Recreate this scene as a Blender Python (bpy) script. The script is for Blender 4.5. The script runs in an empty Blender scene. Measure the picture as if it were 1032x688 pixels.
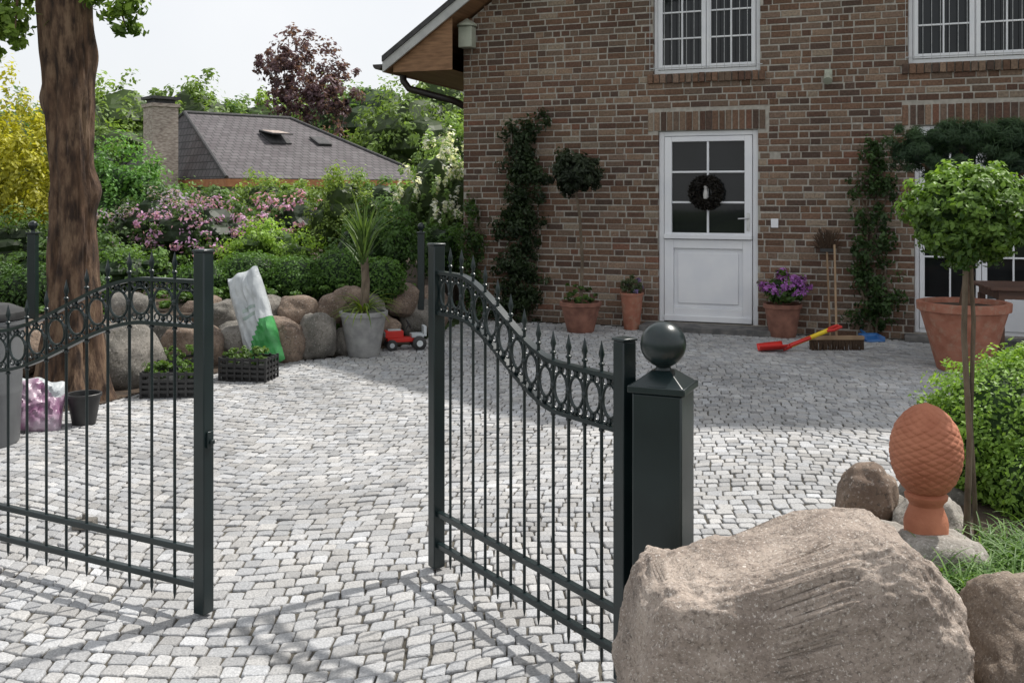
import bpy, bmesh, math, random
import numpy as np
from mathutils import Vector, noise, Matrix
random.seed(7); rng=np.random.default_rng(11)
scene=bpy.context.scene
COL=scene.collection
scene.view_settings.view_transform='Standard'
scene.view_settings.look='None'
scene.view_settings.exposure=0

# ---------------------------------------------------------------- materials
def newmat(name):
    m=bpy.data.materials.new(name); m.use_nodes=True
    nt=m.node_tree; b=nt.nodes['Principled BSDF']
    return m,nt,b
def pm(name,c1,c2=None,rough=.7,scale=8,bump=0.0,bscale=40,metal=0,spec=.5,stretch=(1,1,1),detail=6,contrast=(.35,.65),c3=None,s3=60,coat=0,c4=None):
    m,nt,b=newmat(name); c2=c2 or c1
    N=nt.nodes; L=nt.links
    tc=N.new('ShaderNodeTexCoord'); mp=N.new('ShaderNodeMapping'); mp.inputs['Scale'].default_value=stretch
    L.new(tc.outputs['Object'],mp.inputs['Vector'])
    n1=N.new('ShaderNodeTexNoise'); n1.inputs['Scale'].default_value=scale; n1.inputs['Detail'].default_value=detail
    L.new(mp.outputs[0],n1.inputs['Vector'])
    r=N.new('ShaderNodeValToRGB'); r.color_ramp.elements[0].position=contrast[0]; r.color_ramp.elements[1].position=contrast[1]
    r.color_ramp.elements[0].color=(*c1,1); r.color_ramp.elements[1].color=(*c2,1)
    L.new(n1.outputs['Fac'],r.inputs['Fac'])
    out=r.outputs['Color']
    for cc,sc,lo,hi in ((c3,s3,.50,.68),(c4,s3*1.7,.56,.66)):
        if not cc: continue
        n3=N.new('ShaderNodeTexNoise'); n3.inputs['Scale'].default_value=sc; n3.inputs['Detail'].default_value=5; n3.inputs['Roughness'].default_value=.7
        L.new(mp.outputs[0],n3.inputs['Vector'])
        r3=N.new('ShaderNodeValToRGB'); r3.color_ramp.elements[0].position=lo; r3.color_ramp.elements[1].position=hi
        L.new(n3.outputs['Fac'],r3.inputs['Fac'])
        mx=N.new('ShaderNodeMixRGB'); L.new(r3.outputs['Color'],mx.inputs['Fac']); L.new(out,mx.inputs['Color1']); mx.inputs['Color2'].default_value=(*cc,1)
        out=mx.outputs[0]
    L.new(out,b.inputs['Base Color'])
    b.inputs['Roughness'].default_value=rough; b.inputs['Metallic'].default_value=metal
    b.inputs['Specular IOR Level'].default_value=spec
    b.inputs['Coat Weight'].default_value=coat
    if bump:
        n2=N.new('ShaderNodeTexNoise'); n2.inputs['Scale'].default_value=bscale; n2.inputs['Detail'].default_value=9; n2.inputs['Roughness'].default_value=.62
        L.new(mp.outputs[0],n2.inputs['Vector'])
        bp=N.new('ShaderNodeBump'); bp.inputs['Strength'].default_value=bump; bp.inputs['Distance'].default_value=.02
        L.new(n2.outputs['Fac'],bp.inputs['Height']); L.new(bp.outputs[0],b.inputs['Normal'])
    return m
def attrmat(name,rough=.8,nscale=120,namt=.35,bump=.3,bscale=90,spec=.3,transl=0):
    m,nt,b=newmat(name); N=nt.nodes; L=nt.links
    at=N.new('ShaderNodeAttribute'); at.attribute_name='Col'
    if transl:
        L.new(at.outputs['Color'],b.inputs['Base Color']); b.inputs['Roughness'].default_value=rough; b.inputs['Specular IOR Level'].default_value=spec
        tr=N.new('ShaderNodeBsdfTranslucent'); 
        g=N.new('ShaderNodeMixRGB'); g.blend_type='MULTIPLY'; g.inputs['Fac'].default_value=1; g.inputs['Color2'].default_value=(1.6,1.6,.8,1)
        L.new(at.outputs['Color'],g.inputs['Color1']); L.new(g.outputs[0],tr.inputs['Color'])
        mx=N.new('ShaderNodeMixShader'); mx.inputs[0].default_value=transl
        L.new(b.outputs[0],mx.inputs[1]); L.new(tr.outputs[0],mx.inputs[2]); L.new(mx.outputs[0],N['Material Output'].inputs['Surface'])
        return m
    tc=N.new('ShaderNodeTexCoord')
    n=N.new('ShaderNodeTexNoise'); n.inputs['Scale'].default_value=nscale; n.inputs['Detail'].default_value=4; L.new(tc.outputs['Object'],n.inputs['Vector'])
    mr=N.new('ShaderNodeMapRange'); mr.inputs['From Min'].default_value=.3; mr.inputs['From Max'].default_value=.7
    mr.inputs['To Min'].default_value=1-namt; mr.inputs['To Max'].default_value=1+namt; L.new(n.outputs['Fac'],mr.inputs['Value'])
    n4=N.new('ShaderNodeTexNoise'); n4.inputs['Scale'].default_value=.9; n4.inputs['Detail'].default_value=5; L.new(tc.outputs['Object'],n4.inputs['Vector'])
    mr4=N.new('ShaderNodeMapRange'); mr4.inputs['From Min'].default_value=.3; mr4.inputs['From Max'].default_value=.7
    mr4.inputs['To Min'].default_value=.74; mr4.inputs['To Max'].default_value=1.12; L.new(n4.outputs['Fac'],mr4.inputs['Value'])
    mu=N.new('ShaderNodeMath'); mu.operation='MULTIPLY'; L.new(mr.outputs[0],mu.inputs[0]); L.new(mr4.outputs[0],mu.inputs[1])
    vm=N.new('ShaderNodeVectorMath'); vm.operation='SCALE'; L.new(at.outputs['Color'],vm.inputs[0]); L.new(mu.outputs[0],vm.inputs['Scale'])
    L.new(vm.outputs[0],b.inputs['Base Color']); b.inputs['Roughness'].default_value=rough; b.inputs['Specular IOR Level'].default_value=spec
    n2=N.new('ShaderNodeTexNoise'); n2.inputs['Scale'].default_value=bscale; n2.inputs['Detail'].default_value=6; L.new(tc.outputs['Object'],n2.inputs['Vector'])
    bp=N.new('ShaderNodeBump'); bp.inputs['Strength'].default_value=bump; bp.inputs['Distance'].default_value=.01
    L.new(n2.outputs['Fac'],bp.inputs['Height']); L.new(bp.outputs[0],b.inputs['Normal'])
    return m
M_leaf=attrmat('leaf_surface',rough=.5,spec=.35,transl=.33)
M_sett=attrmat('granite_setts',rough=.85,nscale=150,namt=.26,bump=.6,bscale=70)
M_brick=attrmat('facing_bricks',rough=.9,nscale=45,namt=.3,bump=.6,bscale=70)
M_mortar=pm('mortar',(.29,.27,.235),(.41,.38,.335),rough=.95,scale=20,bump=.3,bscale=120)
M_joint=pm('joint_sand',(.045,.04,.032),(.11,.10,.08),rough=1,scale=6,bump=.6,bscale=60)
M_soil=pm('soil',(.035,.025,.018),(.08,.055,.035),rough=1,scale=8,bump=.8,bscale=40)
M_grass=pm('grass_ground',(.03,.06,.012),(.06,.10,.025),rough=1,scale=3,bump=.6,bscale=50)
M_gate=pm('gate_paint',(.006,.013,.014),(.011,.021,.022),rough=.3,scale=5,bump=.03,bscale=200,spec=.5)
M_white=pm('white_paint',(.72,.73,.76),(.78,.785,.80),rough=.4,scale=4,bump=.02)
M_glass=pm('window_glass',(.008,.009,.010),(.016,.018,.019),rough=.04,scale=1.5,spec=.35)
M_terra=pm('terracotta',(.27,.10,.06),(.38,.16,.105),rough=.8,scale=9,bump=.25,bscale=50,c3=(.34,.20,.14),s3=14)
M_terraorange=pm('terracotta_orange',(.34,.115,.06),(.46,.18,.10),rough=.75,scale=7,bump=.2,bscale=60)
M_terradark=pm('terracotta_aged',(.16,.07,.05),(.28,.13,.09),rough=.85,scale=9,bump=.25,bscale=50)
M_blackplastic=pm('black_plastic',(.015,.015,.016),(.03,.03,.03),rough=.5,scale=10)
M_greypot=pm('grey_pot',(.22,.22,.22),(.33,.33,.32),rough=.7,scale=10,bump=.2)
M_bark=pm('bark',(.024,.013,.008),(.13,.075,.045),rough=.95,scale=18,bump=1.0,bscale=24,stretch=(1,1,.3),detail=9,c3=(.18,.12,.075),s3=9)
M_stem=pm('stem_bark',(.08,.06,.04),(.18,.14,.10),rough=.9,scale=30,bump=.5,bscale=80,stretch=(1,1,.3))
M_granite=pm('boulder_granite',(.25,.20,.165),(.46,.385,.325),rough=.92,scale=6,bump=1.0,bscale=30,c3=(.15,.12,.10),s3=85,detail=10,c4=(.66,.60,.54),contrast=(.32,.68))
M_granite2=pm('boulder_granite_brown',(.14,.105,.08),(.31,.25,.195),rough=.92,scale=5,bump=1.0,bscale=34,c3=(.11,.085,.07),s3=85,detail=10,c4=(.42,.37,.32),contrast=(.32,.68))
M_rockA=pm('field_stone_grey',(.095,.09,.08),(.235,.215,.19),rough=.92,scale=5,bump=.7,bscale=16,c3=(.07,.065,.05),s3=40,c4=(.32,.30,.27))
M_rockB=pm('field_stone_warm',(.115,.08,.06),(.27,.20,.15),rough=.92,scale=5,bump=.7,bscale=16,c3=(.07,.055,.045),s3=40,c4=(.35,.30,.26))
M_rockC=pm('field_stone_pale',(.22,.205,.18),(.42,.39,.35),rough=.92,scale=7,bump=.8,bscale=26,c3=(.16,.14,.12),s3=60,c4=(.5,.48,.44))
M_rooftile=pm('roof_tiles_dark',(.035,.035,.038),(.065,.062,.062),rough=.75,scale=10,bump=.6,bscale=20)
M_wood=pm('soffit_wood',(.17,.085,.04),(.28,.15,.075),rough=.7,scale=6,stretch=(1,.1,6),bump=.1)
M_grey=pm('verge_board',(.38,.38,.38),(.50,.50,.49),rough=.6,scale=5)
M_gutter=pm('gutter_brown',(.02,.016,.016),(.035,.025,.022),rough=.4,scale=5)
M_lampglass=pm('lamp_housing',(.30,.32,.26),(.42,.44,.36),rough=.4,scale=5)
M_steel=pm('brushed_steel',(.45,.45,.45),(.6,.6,.6),rough=.3,metal=1,scale=20)
M_bars=pm('galvanised_bars',(.35,.36,.37),(.5,.5,.5),rough=.5,scale=20)
M_stone=pm('step_stone',(.08,.08,.08),(.17,.16,.15),rough=.9,scale=9,bump=.3)
M_red=pm('red_plastic',(.5,.015,.01),(.6,.03,.02),rough=.35,scale=6)
M_yellow=pm('yellow_plastic',(.75,.5,.02),(.8,.6,.03),rough=.4,scale=6)
M_blue=pm('blue_plastic',(.03,.12,.35),(.04,.16,.4),rough=.4,scale=6)
M_tool=pm('tool_wood',(.22,.14,.08),(.32,.22,.13),rough=.7,scale=12,stretch=(1,1,.2))
M_bristle=pm('bristles',(.05,.03,.02),(.12,.075,.045),rough=1,scale=60,stretch=(3,3,.2),bump=.8,bscale=90)
M_chimney=pm('chimney_render',(.24,.19,.165),(.48,.41,.36),rough=.95,scale=7,bump=.4,stretch=(1,1,3))
M_bungwall=pm('bungalow_wall',(.45,.42,.38),(.55,.52,.48),rough=.9,scale=3)
M_fascia=pm('fascia_orange_wood',(.32,.12,.05),(.42,.18,.08),rough=.7,scale=5)
M_bin=pm('bin_plastic_grey',(.09,.095,.10),(.14,.145,.15),rough=.5,scale=4)
M_bagwhite=pm('sack_white',(.38,.41,.43),(.58,.61,.62),rough=.35,scale=5,bump=.5,bscale=9)
M_baggreen=pm('sack_green',(.03,.20,.05),(.06,.33,.09),rough=.35,scale=7,bump=.4,bscale=9)
M_bagpink=pm('sack_pink',(.22,.09,.18),(.4,.32,.38),rough=.35,scale=9,bump=.4,bscale=9)
M_bagtext=pm('sack_print',(.25,.32,.30),(.35,.42,.38),rough=.4,scale=30)
M_table=pm('table_wood',(.07,.035,.025),(.13,.065,.04),rough=.6,scale=6,stretch=(.3,3,3))
M_straw=pm('straw_figure',(.45,.44,.43),(.6,.58,.56),rough=.9,scale=20)
def tiles(name,c1,c2):
    m,nt,b=newmat(name); N=nt.nodes; L=nt.links
    tc=N.new('ShaderNodeTexCoord')
    br=N.new('ShaderNodeTexBrick'); br.inputs['Scale'].default_value=1; br.inputs['Brick Width'].default_value=.3; br.inputs['Row Height'].default_value=.28
    br.inputs['Mortar Size'].default_value=.02; br.inputs['Color1'].default_value=(*c1,1); br.inputs['Color2'].default_value=(*c2,1); br.inputs['Mortar'].default_value=(.04,.04,.04,1)
    L.new(tc.outputs['UV'],br.inputs['Vector']); 
    n=N.new('ShaderNodeTexNoise'); n.inputs['Scale'].default_value=1.2; L.new(tc.outputs['Object'],n.inputs['Vector'])
    mx=N.new('ShaderNodeMixRGB'); mx.blend_type='MULTIPLY'; mx.inputs['Fac'].default_value=.5; L.new(br.outputs['Color'],mx.inputs['Color1']); L.new(n.outputs['Fac'],mx.inputs['Color2'])
    L.new(mx.outputs[0],b.inputs['Base Color']); b.inputs['Roughness'].default_value=.8
    bp=N.new('ShaderNodeBump'); bp.inputs['Strength'].default_value=.5; bp.inputs['Distance'].default_value=.05; L.new(br.outputs['Fac'],bp.inputs['Height']); bp.invert=True; L.new(bp.outputs[0],b.inputs['Normal'])
    return m
M_bungroof=tiles('bungalow_roof_tiles',(.10,.085,.092),(.15,.135,.142))
def brickside(name):
    m,nt,b=newmat(name); N=nt.nodes; L=nt.links
    tc=N.new('ShaderNodeTexCoord'); mp=N.new('ShaderNodeMapping'); mp.inputs['Rotation'].default_value=(math.radians(90),0,math.radians(90))
    L.new(tc.outputs['Object'],mp.inputs['Vector'])
    br=N.new('ShaderNodeTexBrick'); br.inputs['Scale'].default_value=1; br.inputs['Brick Width'].default_value=.25; br.inputs['Row Height'].default_value=.077; br.inputs['Mortar Size'].default_value=.006
    br.inputs['Color1'].default_value=(.12,.075,.052,1); br.inputs['Color2'].default_value=(.22,.15,.11,1); br.inputs['Mortar'].default_value=(.33,.30,.26,1)
    L.new(mp.outputs[0],br.inputs['Vector']); L.new(br.outputs['Color'],b.inputs['Base Color']); b.inputs['Roughness'].default_value=.9
    return m
M_brickside=brickside('side_bricks')

# ---------------------------------------------------------------- helpers
def meta(o,label=None,category=None,kind=None,group=None):
    if label: o['label']=label
    if category: o['category']=category
    if kind: o['kind']=kind
    if group: o['group']=group
    return o
def empty(name,loc=(0,0,0),rz=0,**k):
    o=bpy.data.objects.new(name,None); o.location=loc; o.rotation_euler=(0,0,rz); o.empty_display_size=.2
    COL.objects.link(o); return meta(o,**k)
def link(name,me,mats,parent=None,loc=(0,0,0),rot=(0,0,0),**k):
    o=bpy.data.objects.new(name,me); COL.objects.link(o)
    for m in mats: me.materials.append(m)
    o.location=loc; o.rotation_euler=rot
    if parent: o.parent=parent
    return meta(o,**k)
class MB:
    def __init__(s): s.v=[]; s.f=[]; s.m=[]
    def add(s,v,f,m=0):
        b=len(s.v); s.v+= [tuple(p) for p in v]; s.f+=[tuple(i+b for i in q) for q in f]; s.m+=[m]*len(f)
    def box(s,x0,x1,y0,y1,z0,z1,m=0,M=None):
        v=[(x0,y0,z0),(x1,y0,z0),(x1,y1,z0),(x0,y1,z0),(x0,y0,z1),(x1,y0,z1),(x1,y1,z1),(x0,y1,z1)]
        if M: v=[M@Vector(p) for p in v]
        s.add(v,[(0,3,2,1),(4,5,6,7),(0,1,5,4),(1,2,6,5),(2,3,7,6),(3,0,4,7)],m)
    def tube(s,pts,rad,n=10,m=0,closed=False,caps=True):
        pts=[Vector(p) for p in pts]; k=len(pts)
        if not hasattr(rad,'__len__'): rad=[rad]*k
        v=[];f=[]; prev=None
        for i,p in enumerate(pts):
            if closed: d=pts[(i+1)%k]-pts[i-1]
            else: d=pts[min(i+1,k-1)]-pts[max(i-1,0)]
            d.normalize()
            if prev is None:
                a=Vector((0,0,1)) if abs(d.z)<.9 else Vector((1,0,0))
                a=(a-d*a.dot(d)).normalized()
            else: a=(prev-d*prev.dot(d)).normalized()
            prev=a; b=d.cross(a)
            for j in range(n):
                t=2*math.pi*j/n; v.append(p+(a*math.cos(t)+b*math.sin(t))*rad[i])
        K=k if closed else k-1
        for i in range(K):
            i2=(i+1)%k
            for j in range(n): f.append((i*n+j,i*n+(j+1)%n,i2*n+(j+1)%n,i2*n+j))
        if caps and not closed:
            f.append(tuple(range(n))[::-1]); f.append(tuple((k-1)*n+j for j in range(n)))
        s.add(v,f,m)
    def lathe(s,prof,n=32,c=(0,0,0),m=0,fn=None):
        v=[];f=[]
        for (r,z) in prof:
            for j in range(n):
                t=2*math.pi*j/n; rr=fn(r,z,t) if fn else r
                v.append((c[0]+rr*math.cos(t),c[1]+rr*math.sin(t),c[2]+z))
        for i in range(len(prof)-1):
            for j in range(n): f.append((i*n+j,i*n+(j+1)%n,(i+1)*n+(j+1)%n,(i+1)*n+j))
        f.append(tuple(range(n))[::-1]); f.append(tuple((len(prof)-1)*n+j for j in range(n)))
        s.add(v,f,m)
    def build(s,name,mats,parent=None,loc=(0,0,0),rot=(0,0,0),smooth=True,bevel=0,**k):
        me=bpy.data.meshes.new(name); me.from_pydata(s.v,[],s.f); me.polygons.foreach_set('material_index',s.m)
        if smooth:
            me.polygons.foreach_set('use_smooth',[True]*len(s.f)); me.update()
            try: me.set_sharp_from_angle(angle=.7)
            except Exception: pass
        me.update()
        o=link(name,me,mats,parent,loc,rot,**k)
        if bevel:
            b=o.modifiers.new('bevel','BEVEL'); b.width=bevel; b.segments=2; b.limit_method='ANGLE'
        return o
def arrmesh(name,verts,loops,starts,colors=None,matidx=None,smooth=False):
    me=bpy.data.meshes.new(name)
    me.vertices.add(len(verts)); me.vertices.foreach_set('co',np.asarray(verts,dtype=np.float32).ravel())
    me.loops.add(len(loops)); me.loops.foreach_set('vertex_index',np.asarray(loops,dtype=np.int32))
    me.polygons.add(len(starts)); me.polygons.foreach_set('loop_start',np.asarray(starts,dtype=np.int32))
    if matidx is not None: me.polygons.foreach_set('material_index',np.asarray(matidx,dtype=np.int32))
    if smooth: me.polygons.foreach_set('use_smooth',np.ones(len(starts),dtype=bool))
    else: me.polygons.foreach_set('use_smooth',np.zeros(len(starts),dtype=bool))
    me.update(calc_edges=True); me.validate()
    if colors is not None:
        a=me.color_attributes.new('Col','FLOAT_COLOR','POINT')
        c=np.ones((len(verts),4),dtype=np.float32); c[:,:3]=colors; a.data.foreach_set('color',c.ravel())
    return me
def ringmesh(name,rings,colors):
    N,R,K,_=rings.shape; V=rings.reshape(-1,3); base=np.arange(N)*R*K
    q=[]
    for r in range(R-1):
        for j in range(K):
            j2=(j+1)%K; q.append([r*K+j,r*K+j2,(r+1)*K+j2,(r+1)*K+j])
    q=np.array(q); quads=(base[:,None,None]+q[None]).reshape(-1,4)
    top=base[:,None]+(R-1)*K+np.arange(K)[None]
    loops=np.concatenate([quads.ravel(),top.ravel()])
    nq=len(quads); starts=np.concatenate([np.arange(nq)*4, nq*4+np.arange(N)*K])
    col=np.repeat(colors,R*K,axis=0)
    return arrmesh(name,V,loops,starts,col)
def leafgeo(P,Nn,size,C,aspect=.5):
    n=len(P)
    r=rng.normal(size=(n,3)); t1=np.cross(Nn,r); t1/=np.linalg.norm(t1,axis=1)[:,None]+1e-9
    t2=np.cross(Nn,t1)
    L=(size*(.6+.8*rng.random(n)))[:,None]*.5
    W=L*aspect
    v=np.stack([P-t1*L,P+t2*W+Nn*L*.15,P+t1*L,P-t2*W+Nn*L*.15],axis=1).reshape(-1,3)
    return v,np.repeat(C,4,axis=0)
def unit(n):
    d=rng.normal(size=(n,3)); return d/np.linalg.norm(d,axis=1)[:,None]
def foliage(blobs,n,size,cd,cl,flower=None,clumps=40,sigma=.2,mode='clump',core=True,aspect=.55,up=.4,inner=.5,cscale=.60):
    """mesh of many leaf faces spread through the blobs' volume. blob=(x,y,z,rx,ry,rz)"""
    cd=np.array(cd); cl=np.array(cl); Ps=[];Ns=[];Cs=[]
    vol=np.array([b[3]*b[4]*b[5] for b in blobs])**(.67); vol/=vol.sum()
    for b,w in zip(blobs,vol):
        c=np.array(b[:3]); R=np.array(b[3:6]); m=max(30,int(n*w)); fmk=None
        if mode=='clump':
            K=max(5,int(clumps*w)); d=unit(K); rho=inner+(1-inner)*rng.random(K)**.6
            cc=d*rho[:,None]*(1+.14*rng.normal(size=(K,1)))
            br=rng.random(K); idx=rng.integers(0,K,m)
            off=unit(m)*(rng.random(m)**.5)[:,None]*sigma*(.6+.8*rng.random(K))[idx][:,None]
            p=cc[idx]+off; nn=off/ (np.linalg.norm(off,axis=1)[:,None]+1e-6)*.8+d[idx]*.6+rng.normal(size=(m,3))*.5
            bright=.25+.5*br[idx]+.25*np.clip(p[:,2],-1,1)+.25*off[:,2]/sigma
            if flower: 
                fk=(rng.random(K)<flower[1])&(d[:,2]>-.4)&(rho>.7); fmk=fk[idx]&(rng.random(m)<.8)
        elif mode=='ball':
            d=unit(m); ph=rng.random(3)*6
            lump=1+.06*np.sin(d[:,0]*9+ph[0])*np.sin(d[:,1]*8+ph[1])+.05*np.sin(d[:,2]*11+ph[2])+.04*np.sin(d[:,0]*21+d[:,2]*17)
            p=d*(lump*(.84+.20*rng.random(m)**.8))[:,None]; nn=d+rng.normal(size=(m,3))*.6
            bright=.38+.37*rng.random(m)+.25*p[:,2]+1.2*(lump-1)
            if flower: fmk=rng.random(m)<flower[1]
        Ps.append(c+p*R); nn[:,2]+=up; Ns.append(nn/np.linalg.norm(nn,axis=1)[:,None])
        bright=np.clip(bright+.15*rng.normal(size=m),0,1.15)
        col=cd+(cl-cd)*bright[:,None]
        if fmk is not None: col[fmk]=np.array(flower[0])*(.65+.6*rng.random((fmk.sum(),1)))
        Cs.append(col)
    P=np.concatenate(Ps);Nn=np.concatenate(Ns);C=np.concatenate(Cs)
    V,CC=leafgeo(P,Nn,size,C,aspect)
    nv=len(V); loops=np.arange(nv); starts=np.arange(0,nv,4)
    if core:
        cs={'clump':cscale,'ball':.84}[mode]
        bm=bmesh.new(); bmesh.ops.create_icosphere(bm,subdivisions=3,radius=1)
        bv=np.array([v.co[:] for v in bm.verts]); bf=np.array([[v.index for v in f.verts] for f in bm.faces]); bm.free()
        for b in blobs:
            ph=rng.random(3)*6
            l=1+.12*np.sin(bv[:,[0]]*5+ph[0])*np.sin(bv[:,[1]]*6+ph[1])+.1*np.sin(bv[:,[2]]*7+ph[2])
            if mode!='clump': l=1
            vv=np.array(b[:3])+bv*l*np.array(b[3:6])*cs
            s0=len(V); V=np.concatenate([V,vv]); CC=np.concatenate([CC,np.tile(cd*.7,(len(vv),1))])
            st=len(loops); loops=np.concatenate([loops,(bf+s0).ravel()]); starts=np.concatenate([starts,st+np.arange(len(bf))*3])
    return arrmesh('leaves',V,loops,starts,CC)
def plantobj(name,me,**k):
    me.name=name; return link(name,me,[M_leaf],**k)
def ribbons(specs,name,taper=True):
    V=[];F=[];C=[]
    for (b,a,Ln,el,w,droop,col) in specs:
        b=Vector(b); S=7; p=b.copy(); e=el; side=Vector((-math.sin(a),math.cos(a),0)); s0=len(V)
        for i in range(S+1):
            t=i/S; ww=w*(1-t)**.6 if taper else w
            ww=max(ww,.001)
            V+= [p+side*ww*.5, p+Vector((0,0,-.15*ww)), p-side*ww*.5]; C+=[col]*3
            p=p+Vector((math.cos(a)*math.cos(e),math.sin(a)*math.cos(e),math.sin(e)))*(Ln/S); e-=droop/S
        for i in range(S):
            q=s0+i*3; F+=[(q,q+1,q+4,q+3),(q+1,q+2,q+5,q+4)]
    loops=np.array(F).ravel(); return arrmesh(name,np.array([tuple(v) for v in V]),loops,np.arange(0,len(loops),4),np.array(C))
def rock(name,loc,r,seed,mat,amp=.16,sub=4,power=.85,rz=0,top=None,fine=.22,bumps=0,**k):
    bm=bmesh.new(); bmesh.ops.create_icosphere(bm,subdivisions=sub,radius=1)
    o=Vector((seed*7.3,seed*3.1,seed*1.7))
    for v in bm.verts:
        c=v.co.normalized(); n1=noise.fractal(c*1.2+o,1,2,3); n2=noise.fractal(c*4+o,1,2,4); n3=noise.fractal(c*14+o,.9,2,4)
        q=Vector([math.copysign(abs(a)**power,a) for a in c])
        q=q*(1+amp*n1+amp*fine*n2+amp*.07*n3)
        z=q.z*r[2]
        if top and q.z>0: z=q.z*top(q.x*r[0])
        p=Vector((q.x*r[0],q.y*r[1],z))
        if bumps: p+=c*(bumps*noise.fractal(p*7+o,.8,2,4)+bumps*.35*noise.fractal(p*22+o,.8,2,3))
        v.co=p
    me=bpy.data.meshes.new(name); bm.to_mesh(me); bm.free()
    me.polygons.foreach_set('use_smooth',[True]*len(me.polygons))
    return link(name,me,[mat],loc=loc,rot=(0,0,rz),**k)

# ---------------------------------------------------------------- world, sun, camera
w=bpy.data.worlds.new('World'); scene.world=w; w.use_nodes=True
nt=w.node_tree; N=nt.nodes; L=nt.links; bg=N['Background']
sun_az=math.atan2(.80,.60); sun_el=math.radians(55)
sky=N.new('ShaderNodeTexSky'); sky.sky_type='NISHITA'; sky.sun_disc=False; sky.sun_elevation=sun_el; sky.sun_rotation=sun_az; sky.dust_density=2.5
tc=N.new('ShaderNodeTexCoord'); nz=N.new('ShaderNodeTexNoise'); nz.inputs['Scale'].default_value=1.6; nz.inputs['Detail'].default_value=6
L.new(tc.outputs['Generated'],nz.inputs['Vector'])
mr=N.new('ShaderNodeMapRange'); mr.inputs['From Min'].default_value=.35; mr.inputs['From Max'].default_value=.65; mr.inputs['To Min'].default_value=.72; mr.inputs['To Max'].default_value=.97
L.new(nz.outputs['Fac'],mr.inputs['Value'])
mx=N.new('ShaderNodeMixRGB'); mx.inputs['Color2'].default_value=(7.45,7.55,7.7,1); L.new(mr.outputs[0],mx.inputs['Fac']); L.new(sky.outputs[0],mx.inputs['Color1'])
L.new(mx.outputs[0],bg.inputs['Color']); bg.inputs['Strength'].default_value=.132
sd=bpy.data.lights.new('sun','SUN'); sd.energy=4.7; sd.angle=math.radians(1.2); sd.color=(1,.96,.90)
so=bpy.data.objects.new('sun',sd); COL.objects.link(so)
dirv=Vector((math.sin(sun_az)*math.cos(sun_el),math.cos(sun_az)*math.cos(sun_el),math.sin(sun_el)))
so.rotation_euler=(-dirv).to_track_quat('-Z','Y').to_euler(); so.location=(6,6,12)
cd=bpy.data.cameras.new('camera'); cam=bpy.data.objects.new('camera',cd); COL.objects.link(cam); scene.camera=cam
cam.location=(0,0,1.55); cam.rotation_euler=(math.pi/2,0,0); cd.sensor_width=36; cd.lens=34.9; cd.shift_y=-149/1032; cd.clip_end=500; cd.clip_start=.05

# ---------------------------------------------------------------- ground + paving
mb=MB(); mb.add([(-250,-60,-.05),(250,-60,-.05),(250,400,-.05),(-250,400,-.05)],[(0,1,2,3)])
mb.build('ground',[M_grass],kind='structure',smooth=False)
GX=[-9,-5,-3.9,-3.4,-3.0,-2.6,-2.1,-1.6,-.95,-.55]; GY=[6.3,6.4,6.5,6.75,7.5,8.6,9.15,9.55,10.4,12.33]
def ymax(X):
    g=np.interp(X,GX,GY); h=12.345-.3735*(X+.604)+.0
    return np.where(X<-.6,g,h)
mb=MB(); xs=np.linspace(-9,12,85); v=[];f=[]
for i,x in enumerate(xs):
    v+=[(x,-3,-.009),(x,float(ymax(x))+.05,-.009)]
for i in range(len(xs)-1): f.append((2*i,2*i+2,2*i+3,2*i+1))
mb.add(v,f); mb.build('paving_bed',[M_joint],kind='structure',smooth=False)
def warp(u,v):
    a=math.radians(-5); x=u+.12*np.sin(.9*v+.3)+.03*np.sin(2.3*v); y=v+.23*np.sin(u*1.25+.4)+.05*np.sin(u*2.7+v*.7)+.012*np.sin(u*6.1+v*5)
    return x*math.cos(a)-y*math.sin(a), x*math.sin(a)+y*math.cos(a)
U0=[];U1=[];V0=[];V1=[]
v=-2
while v<15:
    h=.068+.012*rng.random(); n=310
    wd=.058+.033*rng.random(n); c=-9+np.cumsum(wd)+rng.random()*.1
    U0.append(c[:-1]); U1.append(c[1:]); V0.append(np.full(n-1,v)); V1.append(np.full(n-1,v+h)); v+=h
U0=np.concatenate(U0);U1=np.concatenate(U1);V0=np.concatenate(V0);V1=np.concatenate(V1)
cx,cy=warp((U0+U1)/2,(V0+V1)/2)
bedin=(cx>1.25)&(cy<4.4)&(cy>-3)&(cx-1.25>(cy-3.4)*.8)
keep=(cy>1.3)&(cy<ymax(cx)-.05)&(cx>-6.5)&(cx<8.0)&(~bedin)
U0,U1,V0,V1=U0[keep],U1[keep],V0[keep],V1[keep]; n=len(U0)
g=.0028
def jit(): return rng.normal(size=n)*.0032
cu=[U0+g+jit(),U1-g+jit(),U1-g+jit(),U0+g+jit()]; cv=[V0+g+jit(),V0+g+jit(),V1-g+jit(),V1-g+jit()]
cu=np.stack(cu,1); cv=np.stack(cv,1)
def rounded(cu,cv,r):
    u=[];v=[]
    for k in range(4):
        p=(k-1)%4; q=(k+1)%4
        for o in (p,q):
            rr=r*(.5+rng.random(n))
            t=rr/np.maximum(.03,np.hypot(cu[:,o]-cu[:,k],cv[:,o]-cv[:,k]))
            u.append(cu[:,k]+(cu[:,o]-cu[:,k])*t); v.append(cv[:,k]+(cv[:,o]-cv[:,k])*t)
    return np.stack(u,1),np.stack(v,1)
ru,rv=rounded(cu,cv,.0075)
mu=ru.mean(1,keepdims=True); mv=rv.mean(1,keepdims=True)
zt=rng.normal(size=n)*.002; tx=rng.normal(size=n)*.03; ty=rng.normal(size=n)*.03
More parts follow.
